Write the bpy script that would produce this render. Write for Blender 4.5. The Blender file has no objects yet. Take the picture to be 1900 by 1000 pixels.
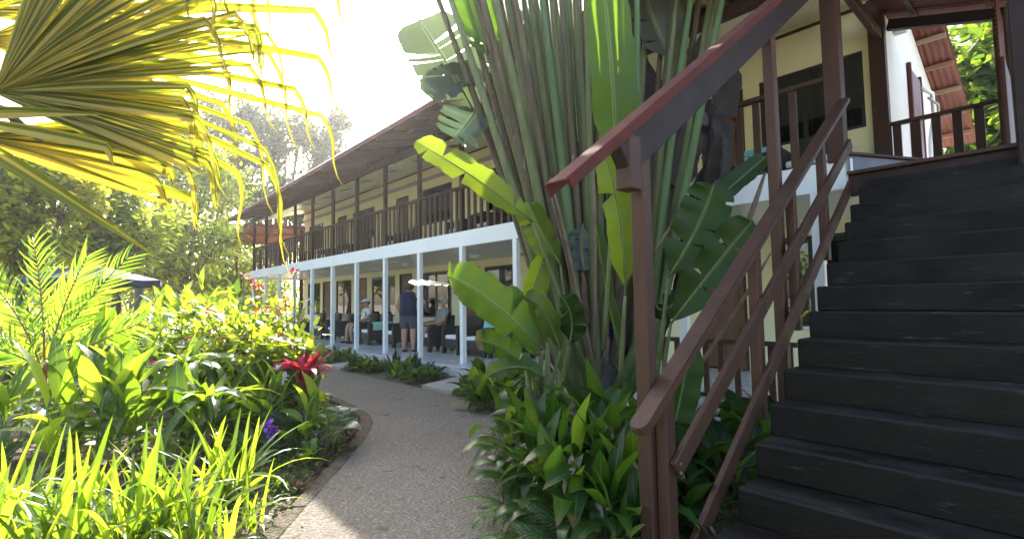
import bpy, bmesh, math, random
import numpy as np
from mathutils import Vector, Matrix
random.seed(7)
rnd = random.Random(11)
SC = bpy.context.scene
COL = SC.collection
R_ = math.radians

# ------------------------------------------------------------------ camera
CAM_P = Vector((0, 0, 1.30))
FPX, CX, CY = 940.0, 950.0, 500.0            # focal length in pixels of the 1900 x 1000 photograph
CR = Vector((0.74255082, -0.66962688, -0.01476891))
CU = Vector((-0.03130324, -0.05672134, 0.99789919))
CF = Vector((0.66905783, 0.74052855, 0.06307997))
cam_d = bpy.data.cameras.new('camera'); cam = bpy.data.objects.new('camera', cam_d); COL.objects.link(cam)
cam_d.sensor_width = 36; cam_d.lens = 36 * FPX / 1900; cam_d.clip_start = .05; cam_d.clip_end = 2000
M = Matrix.Identity(4)
for i in range(3):
    M[i][0] = CR[i]; M[i][1] = CU[i]; M[i][2] = -CF[i]; M[i][3] = CAM_P[i]
cam.matrix_world = M
SC.camera = cam

# ------------------------------------------------------------------ sky, sun, exposure
SUN = Vector((.47, .92, .683)).normalized()
w = bpy.data.worlds.new('World'); SC.world = w; w.use_nodes = True
nt = w.node_tree; nt.nodes.clear()
sky = nt.nodes.new('ShaderNodeTexSky'); sky.sky_type = 'NISHITA'; sky.sun_disc = False
sky.sun_elevation = math.asin(SUN.z); sky.sun_rotation = math.atan2(SUN.x, SUN.y)
sky.air_density = 1.0; sky.dust_density = 3.0; sky.ozone_density = 1.0
bg = nt.nodes.new('ShaderNodeBackground'); bg.inputs['Strength'].default_value = .15
ow = nt.nodes.new('ShaderNodeOutputWorld')
nt.links.new(sky.outputs[0], bg.inputs[0]); nt.links.new(bg.outputs[0], ow.inputs[0])
sd = bpy.data.lights.new('sun', 'SUN'); sd.energy = 3.5; sd.angle = R_(.53); sd.color = (1, .95, .86)
sun = bpy.data.objects.new('sun', sd); COL.objects.link(sun)
sun.rotation_euler = SUN.to_track_quat('Z', 'Y').to_euler(); sun.location = (20, 40, 30)
SC.view_settings.view_transform = 'Standard'; SC.view_settings.look = 'None'
SC.view_settings.exposure = 2.35; SC.view_settings.gamma = 1; SC.view_settings.use_curve_mapping = False
SC.cycles.max_bounces = 10; SC.cycles.diffuse_bounces = 5; SC.cycles.transmission_bounces = 6
SC.cycles.transparent_max_bounces = 12; SC.cycles.glossy_bounces = 4
SC.cycles.sample_clamp_indirect = 6
SC.cycles.use_denoising = True

# ------------------------------------------------------------------ helpers
def at(px, py, d):                 # the point d metres deep on the ray of a photograph pixel
    return CAM_P + (CR * ((px - CX) / FPX) + CU * ((CY - py) / FPX) + CF) * d
def gd(px, d, z=0.0):              # a ground point d metres deep in the column px
    p = at(px, 560, d); p.z = z; return p
def gp(px, py, z=0.0):             # where the ray of a pixel meets the level z
    r = at(px, py, 1) - CAM_P; return CAM_P + r * ((z - CAM_P.z) / r.z)

W = {}
def put(name, me, M=None, parent=None):
    o = bpy.data.objects.new(name, me); COL.objects.link(o)
    M = M if M is not None else Matrix.Identity(4)
    if not isinstance(M, Matrix): M = Matrix.Translation(M)
    if parent is not None:
        o.parent = parent; o.matrix_parent_inverse = W[parent].inverted()
    o.matrix_basis = M; W[o] = M
    return o
def thing(name, label, cat, loc, group=None, rz=0.0):
    o = put(name, None, Matrix.Translation(loc) @ Matrix.Rotation(rz, 4, 'Z'))
    o.empty_display_size = .1
    return tag(o, label, cat, group)
def tag(o, label, cat, group=None, kind=None):
    o['label'] = label; o['category'] = cat
    if group: o['group'] = group
    if kind: o['kind'] = kind
    return o
def structure(o): o['kind'] = 'structure'; return o
def stuff(o): o['kind'] = 'stuff'; return o

class MB:
    def __init__(s): s.v = []; s.f = []; s.uv = []; s.var = []
    def add(s, v, f, uv=None, var=.5):
        b = len(s.v); s.v += [tuple(p) for p in v]; s.f += [tuple(i + b for i in q) for q in f]
        s.uv += uv if uv else [(0, 0)] * len(v); s.var += [var] * len(v)
    def mesh(s, name, mat, smooth=True):
        me = bpy.data.meshes.new(name); me.from_pydata(s.v, [], s.f); me.update()
        n = len(me.loops); li = np.empty(n, 'i'); me.loops.foreach_get('vertex_index', li)
        ul = me.uv_layers.new(name='UVMap'); ul.data.foreach_set('uv', np.array(s.uv, 'f')[li].ravel())
        a = me.attributes.new('var', 'FLOAT', 'POINT'); a.data.foreach_set('value', np.array(s.var, 'f'))
        if smooth: me.polygons.foreach_set('use_smooth', np.ones(len(me.polygons), bool))
        me.materials.append(mat); return me

_bx = {}
def box_mesh(sx, sy, sz, mat, bev=.004):
    k = (round(sx, 3), round(sy, 3), round(sz, 3), mat.name, bev)
    if k in _bx: return _bx[k]
    bm = bmesh.new(); bmesh.ops.create_cube(bm, size=1)
    bmesh.ops.scale(bm, vec=(sx, sy, sz), verts=bm.verts)
    if bev and min(sx, sy, sz) > bev * 2.5:
        bmesh.ops.bevel(bm, geom=bm.edges[:], offset=bev, segments=1, affect='EDGES', profile=.5)
    me = bpy.data.meshes.new('box'); bm.to_mesh(me); bm.free(); me.materials.append(mat)
    _bx[k] = me; return me
def box(name, parent, x0, x1, y0, y1, z0, z1, mat, bev=.004):
    return put(name, box_mesh(abs(x1 - x0), abs(y1 - y0), abs(z1 - z0), mat, bev),
               Vector(((x0 + x1) / 2, (y0 + y1) / 2, (z0 + z1) / 2)), parent)
def bar_matrix(a, b, upv=Vector((0, 0, 1))):      # local X along a-b, Z near upv, centred
    a = Vector(a); b = Vector(b); x = (b - a).normalized(); y = upv.cross(x).normalized(); z = x.cross(y)
    m = Matrix.Identity(4); c = (a + b) / 2
    for i in range(3): m[i][0] = x[i]; m[i][1] = y[i]; m[i][2] = z[i]; m[i][3] = c[i]
    return m, (b - a).length
def bar(name, parent, a, b, wdt, hgt, mat, bev=.004, upv=Vector((0, 0, 1))):
    m, L = bar_matrix(a, b, upv)
    return put(name, box_mesh(L, wdt, hgt, mat, bev), m, parent)
def tube_into(mb, pts, radii, n=8, var=.5, cap=True):
    pts = [Vector(p) for p in pts]; vs = []; uv = []
    ref = Vector((0.31, 0.2, 0.93)); L = 0
    for i, p in enumerate(pts):
        t = (pts[min(i + 1, len(pts) - 1)] - pts[max(i - 1, 0)]).normalized()
        a = ref - t * ref.dot(t)
        if a.length < .15: a = Vector((1, 0, 0)) - t * t.x
        a.normalize(); b = t.cross(a); ref = a
        if i: L += (p - pts[i - 1]).length
        for k in range(n):
            an = 2 * math.pi * k / n
            vs.append(p + (a * math.cos(an) + b * math.sin(an)) * radii[i]); uv.append((k / n, L))
    fs = [(i * n + k, i * n + (k + 1) % n, (i + 1) * n + (k + 1) % n, (i + 1) * n + k) for i in range(len(pts) - 1) for k in range(n)]
    if cap: fs += [tuple(range(n - 1, -1, -1)), tuple((len(pts) - 1) * n + k for k in range(n))]
    mb.add(vs, fs, uv, var)
def tube(name, parent, pts, radii, mat, n=8):
    mb = MB(); tube_into(mb, pts, radii if hasattr(radii, '__len__') else [radii] * len(pts), n)
    return put(name, mb.mesh(name, mat), None, parent)
def lathe(prof, mat, n=20, name='lathe'):
    mb = MB(); vs = []; fs = []
    for r, z in prof:
        for k in range(n): vs.append((r * math.cos(2 * math.pi * k / n), r * math.sin(2 * math.pi * k / n), z))
    for i in range(len(prof) - 1):
        for k in range(n): fs.append((i * n + k, i * n + (k + 1) % n, (i + 1) * n + (k + 1) % n, (i + 1) * n + k))
    mb.add(vs, fs); return mb.mesh(name, mat)
def bez(a, b, c, n):
    a, b, c = Vector(a), Vector(b), Vector(c)
    return [a * (1 - t) ** 2 + b * 2 * t * (1 - t) + c * t * t for t in [i / n for i in range(n + 1)]]

# ------------------------------------------------------------------ materials
def newmat(name):
    m = bpy.data.materials.new(name); m.use_nodes = True
    nt = m.node_tree; bs = nt.nodes['Principled BSDF']; return m, nt, bs
def N(nt, typ, **kw):
    n = nt.nodes.new(typ)
    for k, v in kw.items():
        if k in n.inputs: n.inputs[k].default_value = v
        else: setattr(n, k, v)
    return n
def mixcol(nt, fac, a, b, blend='MIX'):
    n = nt.nodes.new('ShaderNodeMix'); n.data_type = 'RGBA'; n.blend_type = blend
    for sock, v in ((n.inputs[0], fac), (n.inputs[6], a), (n.inputs[7], b)):
        if isinstance(v, bpy.types.NodeSocket): nt.links.new(v, sock)
        elif isinstance(v, (int, float)): sock.default_value = v
        else: sock.default_value = (*v, 1)
    return n.outputs[2]
def ramp(nt, fac, lo, hi):
    n = nt.nodes.new('ShaderNodeMapRange'); n.inputs[1].default_value = lo; n.inputs[2].default_value = hi
    nt.links.new(fac, n.inputs[0]); return n.outputs[0]
def surf(name, col, col2=None, rough=.55, scale=6, bump=.15, bscale=60, spec=.5, stretch=None, wear=None, coord='Object', metal=0):
    """painted or mineral surface: two tones, fine relief, optional wear colour"""
    m, nt, bs = newmat(name)
    tc = N(nt, 'ShaderNodeTexCoord'); mp = N(nt, 'ShaderNodeMapping')
    src = tc.outputs[coord]
    if coord == 'World':
        pass
    nt.links.new(src, mp.inputs[0])
    if stretch: mp.inputs['Scale'].default_value = stretch
    oi = N(nt, 'ShaderNodeObjectInfo'); ad = N(nt, 'ShaderNodeVectorMath', operation='ADD')
    sc_ = N(nt, 'ShaderNodeMath', operation='MULTIPLY'); nt.links.new(oi.outputs['Random'], sc_.inputs[0]); sc_.inputs[1].default_value = 37
    nt.links.new(mp.outputs[0], ad.inputs[0]); nt.links.new(sc_.outputs[0], ad.inputs[1])
    n1 = N(nt, 'ShaderNodeTexNoise', Scale=scale, Detail=6.0, Roughness=.6); nt.links.new(ad.outputs[0], n1.inputs['Vector'])
    n2 = N(nt, 'ShaderNodeTexNoise', Scale=bscale, Detail=4.0); nt.links.new(ad.outputs[0], n2.inputs['Vector'])
    c = mixcol(nt, ramp(nt, n1.outputs[0], .35, .68), col, col2 or tuple(x * .75 for x in col))
    if wear:
        n3 = N(nt, 'ShaderNodeTexNoise', Scale=wear[1], Detail=8.0, Roughness=.7); nt.links.new(ad.outputs[0], n3.inputs['Vector'])
        c = mixcol(nt, ramp(nt, n3.outputs[0], wear[2], wear[2] + .08), c, wear[0])
    nt.links.new(c, bs.inputs['Base Color'])
    rr = N(nt, 'ShaderNodeMapRange'); rr.inputs[3].default_value = max(.05, rough - .12); rr.inputs[4].default_value = min(1, rough + .15)
    nt.links.new(n1.outputs[0], rr.inputs[0]); nt.links.new(rr.outputs[0], bs.inputs['Roughness'])
    bs.inputs['Specular IOR Level'].default_value = spec; bs.inputs['Metallic'].default_value = metal
    if bump:
        b = N(nt, 'ShaderNodeBump', Strength=bump, Distance=.01); nt.links.new(n2.outputs[0], b.inputs['Height']); nt.links.new(b.outputs[0], bs.inputs['Normal'])
    return m
def leafmat(name, top, trans, dry=None, rough=.38, tfac=.45, veins=28, vein_amt=.35, rib=(.5, .65, .25), stripe=None, spots=None, var=.45, spec=.5, cross=0.0):
    """leaf blade: reflected colour, light through the blade, midrib and veins; u runs across, v along"""
    m, nt, bs = newmat(name)
    out = nt.nodes['Material Output']
    uv = N(nt, 'ShaderNodeUVMap'); sp = N(nt, 'ShaderNodeSeparateXYZ'); nt.links.new(uv.outputs[0], sp.inputs[0])
    oi = N(nt, 'ShaderNodeObjectInfo'); av = N(nt, 'ShaderNodeAttribute', attribute_name='var')
    ad = N(nt, 'ShaderNodeMath', operation='ADD'); nt.links.new(oi.outputs['Random'], ad.inputs[0]); nt.links.new(av.outputs['Fac'], ad.inputs[1])
    fr = N(nt, 'ShaderNodeMath', operation='FRACT'); nt.links.new(ad.outputs[0], fr.inputs[0])
    tc = N(nt, 'ShaderNodeTexCoord')
    nz = N(nt, 'ShaderNodeTexNoise', Scale=9.0, Detail=4.0); nt.links.new(tc.outputs['Object'], nz.inputs['Vector'])
    # |u-.5|
    s1 = N(nt, 'ShaderNodeMath', operation='SUBTRACT'); nt.links.new(sp.outputs[0], s1.inputs[0]); s1.inputs[1].default_value = .5
    ab = N(nt, 'ShaderNodeMath', operation='ABSOLUTE'); nt.links.new(s1.outputs[0], ab.inputs[0])
    # vein coordinate
    m1 = N(nt, 'ShaderNodeMath', operation='MULTIPLY_ADD'); nt.links.new(ab.outputs[0], m1.inputs[0]); m1.inputs[1].default_value = -.55 if not cross else -cross
    nt.links.new(sp.outputs[1], m1.inputs[2])
    m2 = N(nt, 'ShaderNodeMath', operation='MULTIPLY'); nt.links.new(m1.outputs[0], m2.inputs[0]); m2.inputs[1].default_value = veins * 6.283
    sn = N(nt, 'ShaderNodeMath', operation='SINE'); nt.links.new(m2.outputs[0], sn.inputs[0])
    v01 = N(nt, 'ShaderNodeMapRange'); v01.inputs[1].default_value = -1; v01.inputs[2].default_value = 1; nt.links.new(sn.outputs[0], v01.inputs[0])
    d = tuple(x * (1 - vein_amt) for x in top)
    ct = mixcol(nt, v01.outputs[0], top, d)
    ct = mixcol(nt, ramp(nt, nz.outputs[0], .3, .7), ct, tuple(x * .72 for x in top))
    hs = N(nt, 'ShaderNodeHueSaturation'); nt.links.new(ct, hs.inputs['Color'])
    mr = N(nt, 'ShaderNodeMapRange'); mr.inputs[3].default_value = 1 - var; mr.inputs[4].default_value = 1 + var; nt.links.new(fr.outputs[0], mr.inputs[0]); nt.links.new(mr.outputs[0], hs.inputs['Value'])
    mh = N(nt, 'ShaderNodeMapRange'); mh.inputs[3].default_value = .525; mh.inputs[4].default_value = .478; nt.links.new(fr.outputs[0], mh.inputs[0]); nt.links.new(mh.outputs[0], hs.inputs['Hue'])
    c = hs.outputs[0]
    tt = mixcol(nt, v01.outputs[0], trans, tuple(x * (1 - vein_amt * .8) for x in trans))
    hs2 = N(nt, 'ShaderNodeHueSaturation'); nt.links.new(tt, hs2.inputs['Color']); nt.links.new(mr.outputs[0], hs2.inputs['Value']); nt.links.new(mh.outputs[0], hs2.inputs['Hue'])
    tt = hs2.outputs[0]
    if stripe:      # lengthwise variegation
        cb = N(nt, 'ShaderNodeCombineXYZ')
        mm = N(nt, 'ShaderNodeMath', operation='MULTIPLY'); nt.links.new(sp.outputs[0], mm.inputs[0]); mm.inputs[1].default_value = stripe[2]
        nt.links.new(mm.outputs[0], cb.inputs[0]); nt.links.new(oi.outputs['Random'], cb.inputs[2])
        m3 = N(nt, 'ShaderNodeMath', operation='MULTIPLY'); nt.links.new(sp.outputs[1], m3.inputs[0]); m3.inputs[1].default_value = .5
        nt.links.new(m3.outputs[0], cb.inputs[1])
        ns = N(nt, 'ShaderNodeTexNoise', Scale=1.0, Detail=2.0); nt.links.new(cb.outputs[0], ns.inputs['Vector'])
        f = ramp(nt, ns.outputs[0], .46, .54)
        c = mixcol(nt, f, c, stripe[0]); tt = mixcol(nt, f, tt, stripe[1])
    if spots:
        vo = N(nt, 'ShaderNodeTexVoronoi', Scale=spots[1]); nt.links.new(uv.outputs[0], vo.inputs['Vector'])
        f = ramp(nt, vo.outputs[0], *((.38, .24) if spots[1] > 12 else (.09, .03))); c = mixcol(nt, f, c, spots[0]); tt = mixcol(nt, f, tt, spots[0])
    if rib:
        f = ramp(nt, ab.outputs[0], .055, .02); c = mixcol(nt, f, c, rib)
    if dry:         # dry brown tips and edges
        n5 = N(nt, 'ShaderNodeTexNoise', Scale=3.0, Detail=5.0); nt.links.new(tc.outputs['Object'], n5.inputs['Vector'])
        a2 = N(nt, 'ShaderNodeMath', operation='ADD'); nt.links.new(n5.outputs[0], a2.inputs[0]); nt.links.new(sp.outputs[1], a2.inputs[1])
        f = ramp(nt, a2.outputs[0], 1.47, 1.54); c = mixcol(nt, f, c, dry); tt = mixcol(nt, f, tt, dry)
    nt.links.new(c, bs.inputs['Base Color']); bs.inputs['Roughness'].default_value = rough; bs.inputs['Specular IOR Level'].default_value = spec
    b = N(nt, 'ShaderNodeBump', Strength=.25, Distance=.004); nt.links.new(v01.outputs[0], b.inputs['Height']); nt.links.new(b.outputs[0], bs.inputs['Normal'])
    tr = N(nt, 'ShaderNodeBsdfTranslucent'); nt.links.new(tt, tr.inputs[0])
    mx = N(nt, 'ShaderNodeMixShader'); mx.inputs[0].default_value = tfac
    nt.links.new(bs.outputs[0], mx.inputs[1]); nt.links.new(tr.outputs[0], mx.inputs[2]); nt.links.new(mx.outputs[0], out.inputs[0])
    return m

BROWN = surf('brown_paint', (.070, .0305, .0165), (.049, .0215, .0125), rough=.58, scale=4, bump=.3, bscale=40, spec=.3, stretch=(1, 1, .3), wear=((.095, .06, .045), 6, .69))
REDCAP = surf('red_metal_cap', (.10, .020, .012), (.07, .016, .011), spec=.2, rough=.7, scale=5, bump=.08)
DKBROWN = surf('dark_brown_paint', (.022, .0088, .0058), (.015, .0066, .005), rough=.6, scale=5, bump=.3, spec=.3)
def stepm():
    """dark painted timber: scuffed edges, dust lying on the treads, drips on the risers"""
    m, nt, bs = newmat('black_step_paint'); tc = N(nt, 'ShaderNodeTexCoord'); oi = N(nt, 'ShaderNodeObjectInfo'); ge = N(nt, 'ShaderNodeNewGeometry')
    def nz(scale, st, det=8.0, ro=.65):
        mp = N(nt, 'ShaderNodeMapping'); mp.inputs['Scale'].default_value = st; nt.links.new(ge.outputs['Position'], mp.inputs[0])
        n = N(nt, 'ShaderNodeTexNoise', Scale=scale, Detail=det, Roughness=ro); nt.links.new(mp.outputs[0], n.inputs['Vector']); return n.outputs[0]
    c = mixcol(nt, ramp(nt, nz(2.2, (1, .6, 1.5)), .35, .65), (.0078, .0061, .0045), (.0035, .0029, .0024))
    c = mixcol(nt, ramp(nt, nz(3.0, (6, .5, 6)), .56, .74), c, (.014, .0115, .009))
    sp = N(nt, 'ShaderNodeSeparateXYZ'); nt.links.new(ge.outputs['Normal'], sp.inputs[0])
    du = ramp(nt, nz(3.4, (1.6, .7, 1)), .42, .70); mu = N(nt, 'ShaderNodeMath', operation='MULTIPLY'); nt.links.new(ramp(nt, sp.outputs[2], .3, .9), mu.inputs[0]); nt.links.new(du, mu.inputs[1])
    c = mixcol(nt, mu.outputs[0], c, (.021, .0185, .015))
    c = mixcol(nt, ramp(nt, nz(9.0, (.7, .35, 2.5), 10, .75), .60, .68), c, (.062, .054, .045))
    c = mixcol(nt, ramp(nt, nz(38.0, (1, 1, 1), 3), .735, .76), c, (.16, .15, .13))
    nt.links.new(c, bs.inputs['Base Color']); bs.inputs['Specular IOR Level'].default_value = .22
    r = N(nt, 'ShaderNodeMapRange'); r.inputs[3].default_value = .5; r.inputs[4].default_value = .9; nt.links.new(du, r.inputs[0]); nt.links.new(r.outputs[0], bs.inputs['Roughness'])
    b = N(nt, 'ShaderNodeBump', Strength=.5, Distance=.006); nt.links.new(nz(30.0, (3, .5, 3)), b.inputs['Height']); nt.links.new(b.outputs[0], bs.inputs['Normal'])
    return m
STEPM = stepm()
WHITE = surf('white_paint', (.86, .87, .88), (.79, .81, .82), rough=.55, scale=1.6, bump=.08, wear=((.58, .58, .54), 3, .68))
CREAM = surf('cream_wall', (.88, .83, .55), (.85, .79, .50), rough=.75, scale=1.5, bump=.1, bscale=120)
ENDWALL = surf('white_end_wall', (.78, .77, .74), (.7, .68, .64), rough=.75, scale=1.5, bump=.1, bscale=120)
CEIL = surf('ceiling_panel', (.80, .80, .74), (.77, .77, .70), rough=.22, scale=1.2, bump=.02, spec=.6)
ROOFM = surf('red_roof_sheet', (.15, .030, .021), (.10, .022, .017), rough=.5, scale=2, bump=.1)
ROOFO = surf('orange_roof_sheet', (.42, .13, .06), (.34, .10, .05), rough=.5, scale=2, bump=.1)
RAFT = surf('old_rafter_wood', (.21, .095, .06), (.28, .16, .10), rough=.7, scale=3, bump=.3, stretch=(.4, 3, 3))
PALEWOOD = surf('pale_rafter_wood', (.30, .21, .13), (.22, .15, .09), rough=.7, scale=3, bump=.3, stretch=(.4, 3, 3))
DOORM = surf('door_wood', (.17, .07, .035), (.11, .045, .026), rough=.4, scale=3, bump=.15, stretch=(3, 3, .4))
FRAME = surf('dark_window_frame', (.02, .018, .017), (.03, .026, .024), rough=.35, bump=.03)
WICK = surf('black_wicker', (.020, .017, .017), (.032, .028, .027), rough=.5, scale=30, bump=.8, bscale=160)
CUSH = surf('white_cushion', (.82, .82, .82), (.74, .74, .75), rough=.85, scale=5, bump=.1)
TEAL = surf('teal_print_fabric', (.03, .36, .42), (.5, .75, .72), rough=.8, scale=26, bump=.1)
MINT = surf('mint_towel', (.32, .72, .58), (.42, .80, .66), rough=.9, scale=8, bump=.3, bscale=200)
AQUA = surf('aqua_towel', (.10, .48, .66), (.18, .58, .74), rough=.9, scale=8, bump=.3, bscale=200)
TILE = surf('veranda_tile', (.56, .56, .56), (.48, .48, .48), rough=.22, scale=2, bump=.03)
CONC = surf('concrete_slab', (.36, .33, .27), (.27, .25, .20), rough=.85, scale=3, bump=.4, bscale=50, wear=((.16, .16, .10), 4, .62))
METAL = surf('brushed_metal', (.55, .5, .4), (.5, .46, .38), rough=.3, metal=1, bump=0)
GREYP = surf('grey_plastic', (.4, .41, .41), (.35, .36, .36), rough=.5)
CURT = surf('grey_curtain', (.30, .36, .38), (.24, .29, .31), rough=.9, scale=8, bump=.1)
NAVY = surf('navy_umbrella_cloth', (.022, .032, .062), (.03, .042, .08), rough=.8)
POLEM = surf('grey_pole', (.22, .21, .20), (.15, .15, .14), rough=.8, scale=4, bump=.4)
BARK = surf('grey_brown_bark', (.17, .13, .10), (.10, .08, .065), rough=.9, scale=8, bump=.9, bscale=25, stretch=(1, 1, .3))
DEADL = surf('dead_brown_leaf', (.21, .145, .095), (.13, .09, .065), rough=.9, scale=6, bump=.6, bscale=40)
DEADG = surf('dead_grey_leaf', (.075, .06, .055), (.045, .04, .04), rough=.9, scale=6, bump=.6, bscale=40)
def glassm():
    m, nt, bs = newmat('window_glass'); out = nt.nodes['Material Output']
    tr = N(nt, 'ShaderNodeBsdfTransparent'); tr.inputs[0].default_value = (.42, .5, .5, 1)
    gl = N(nt, 'ShaderNodeBsdfGlossy'); gl.inputs['Roughness'].default_value = .02
    nz = N(nt, 'ShaderNodeTexNoise', Scale=1.2); b = N(nt, 'ShaderNodeBump', Strength=.05, Distance=.02); nt.links.new(nz.outputs[0], b.inputs['Height']); nt.links.new(b.outputs[0], gl.inputs['Normal'])
    fr = N(nt, 'ShaderNodeFresnel', IOR=1.9); mx = N(nt, 'ShaderNodeMixShader')
    nt.links.new(fr.outputs[0], mx.inputs[0]); nt.links.new(tr.outputs[0], mx.inputs[1]); nt.links.new(gl.outputs[0], mx.inputs[2]); nt.links.new(mx.outputs[0], out.inputs[0])
    return m
GLASS = glassm()
def pathm(name, c1, c2, c3, sc=34, big=1.1, moss=.62):
    m, nt, bs = newmat(name); tc = N(nt, 'ShaderNodeTexCoord')
    vo = N(nt, 'ShaderNodeTexVoronoi', Scale=sc, Randomness=1.0); nt.links.new(tc.outputs['Object'], vo.inputs['Vector'])
    n1 = N(nt, 'ShaderNodeTexNoise', Scale=big, Detail=10.0, Roughness=.68); nt.links.new(tc.outputs['Object'], n1.inputs['Vector'])
    n2 = N(nt, 'ShaderNodeTexNoise', Scale=55.0, Detail=5.0); nt.links.new(tc.outputs['Object'], n2.inputs['Vector'])
    n3 = N(nt, 'ShaderNodeTexNoise', Scale=7.0, Detail=6.0); nt.links.new(tc.outputs['Object'], n3.inputs['Vector'])
    c = mixcol(nt, ramp(nt, n1.outputs[0], .35, .65), c1, c2)
    g = N(nt, 'ShaderNodeSeparateColor'); nt.links.new(vo.outputs['Color'], g.inputs[0])
    c = mixcol(nt, ramp(nt, g.outputs[0], .55, .95), c, c3)
    c = mixcol(nt, ramp(nt, n3.outputs[0], .3, .75), c, (.5, .5, .5), 'OVERLAY') if False else c
    c = mixcol(nt, ramp(nt, n2.outputs[0], .62, .42), c, tuple(x * .55 for x in c1))
    c = mixcol(nt, ramp(nt, n3.outputs[0], moss, moss + .12), c, (.05, .055, .022))
    nt.links.new(c, bs.inputs['Base Color']); bs.inputs['Roughness'].default_value = .9; bs.inputs['Specular IOR Level'].default_value = .25
    ad = N(nt, 'ShaderNodeMath', operation='MULTIPLY_ADD'); nt.links.new(vo.outputs['Distance'], ad.inputs[0]); ad.inputs[1].default_value = -.9; nt.links.new(n2.outputs[0], ad.inputs[2])
    b = N(nt, 'ShaderNodeBump', Strength=.8, Distance=.012); nt.links.new(ad.outputs[0], b.inputs['Height']); nt.links.new(b.outputs[0], bs.inputs['Normal'])
    return m
PATHM = pathm('path_aggregate', (.245, .203, .154), (.175, .145, .110), (.285, .245, .197))
KERBM = pathm('kerb_concrete', (.15, .112, .075), (.10, .078, .052), (.19, .155, .118), sc=60, moss=.55)
SOILM = pathm('garden_soil', (.17, .125, .08), (.11, .08, .05), (.24, .19, .12), sc=26, moss=.5)
GROUNDM = surf('far_ground', (.44, .38, .27), (.34, .30, .19), rough=.95, scale=.6, bump=.3, bscale=8)

# leaf kinds
L_LIME = leafmat('leaf_lime', (.085, .165, .016), (.46, .64, .03), var=.55, veins=4, vein_amt=.15, rib=(.3, .42, .06))
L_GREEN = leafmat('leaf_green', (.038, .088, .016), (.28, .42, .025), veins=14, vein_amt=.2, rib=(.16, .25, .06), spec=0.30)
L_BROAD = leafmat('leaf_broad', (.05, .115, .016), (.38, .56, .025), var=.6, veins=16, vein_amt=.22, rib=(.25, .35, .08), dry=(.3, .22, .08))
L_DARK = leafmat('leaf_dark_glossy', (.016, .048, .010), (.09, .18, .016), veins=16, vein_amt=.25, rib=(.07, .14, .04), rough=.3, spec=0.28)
L_MID = leafmat('leaf_pleated', (.026, .072, .011), (.15, .28, .016), veins=0, vein_amt=.1, rib=(.09, .17, .04), rough=.33, dry=(.17, .115, .04), spec=0.28)
L_BANANA = leafmat('leaf_banana', (.026, .074, .010), (.24, .38, .010), tfac=.42, spots=((.14, .12, .03), 9), veins=60, vein_amt=.16, rib=(.2, .31, .08), rough=.34, var=.3, cross=.35, dry=(.20, .15, .06), spec=0.32)
L_BANANA_SHADED = leafmat('leaf_banana_shaded', (.015, .052, .009), (.10, .21, .010), veins=55, vein_amt=.2, rib=(.09, .17, .04), rough=.34, var=.25, cross=.35, tfac=.38, spec=0.28)  # banana leaf again in deeper green, with shade put into its colour
L_TRAV = leafmat('leaf_traveller', (.10, .125, .105), (.09, .13, .05), spec=.8, veins=70, vein_amt=.25, rib=(.3, .36, .2), rough=.35, var=.2, cross=.2)
L_RED = leafmat('leaf_red', (.28, .018, .055), (.95, .06, .17), veins=8, vein_amt=.15, rib=(.35, .05, .08), var=.5)
L_PURP = leafmat('leaf_purple_green', (.06, .045, .035), (.18, .08, .06), veins=5, rib=None, var=.4)
L_SILV = leafmat('leaf_silver', (.15, .21, .14), (.2, .3, .1), veins=12, vein_amt=.5, rib=(.07, .14, .05), var=.4)
L_CALA = leafmat('leaf_caladium', (.055, .10, .055), (.2, .32, .1), veins=7, spots=((.42, .46, .38), 16), rib=(.3, .35, .28), var=.2)
L_SNAKE = leafmat('leaf_snake', (.03, .06, .03), (.06, .12, .03), veins=16, vein_amt=.5, rib=None, cross=.01, tfac=.1)
L_FAN = leafmat('leaf_fan_variegated', (.05, .075, .008), (.20, .27, .010), veins=0, vein_amt=0, rib=None, var=.3, stripe=((.34, .27, .06), (.68, .53, .035), 3.2), tfac=.42, rough=.42)
L_PALM = leafmat('leaf_feather_palm', (.07, .16, .018), (.42, .62, .03), veins=3, vein_amt=.1, rib=(.2, .3, .05))
L_FERN = leafmat('leaf_fern', (.07, .16, .04), (.25, .42, .05), veins=8, rib=None)
L_TREE = leafmat('leaf_tree', (.075, .12, .024), (.68, .78, .07), tfac=.6, veins=6, rib=(.12, .17, .05), var=.6)
L_TREEY = leafmat('leaf_tree_yellow', (.11, .15, .016), (.80, .80, .04), tfac=.6, veins=6, rib=(.25, .28, .05), var=.6)
L_SHRUB = leafmat('leaf_shrub', (.085, .15, .016), (.58, .70, .03), veins=6, rib=(.2, .26, .05), var=.6, tfac=.5)
L_TREEP = leafmat('leaf_tree_pale', (.06, .09, .035), (.26, .35, .09), tfac=.4, veins=6, rib=None, var=.5)
PETIOLE = surf('petiole_green', (.088, .106, .034), (.15, .155, .072), rough=.55, spec=.3, scale=4, bump=.15, bscale=30, stretch=(6, 6, .25), wear=((.15, .12, .08), 5, .66))
PETIOLE2 = surf('petiole_blue_green', (.062, .108, .034), (.10, .145, .06), rough=.55, spec=.3, scale=3, bump=.1, stretch=(4, 4, .3))
PETIOLE3 = surf('petiole_grey', (.125, .100, .056), (.062, .050, .030), rough=.65, spec=.25, scale=3, bump=.3, stretch=(6, 6, .25), wear=((.32, .28, .2), 6, .6))
STALK = surf('green_stalk', (.10, .18, .035), (.14, .22, .05), rough=.5, scale=5, bump=.05)
REDSTALK = surf('red_stalk', (.30, .07, .035), (.22, .10, .04), rough=.4, scale=6, bump=.1)
CANE = surf('brown_cane', (.14, .11, .06), (.09, .075, .045), rough=.8, scale=9, bump=.4)
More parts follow.
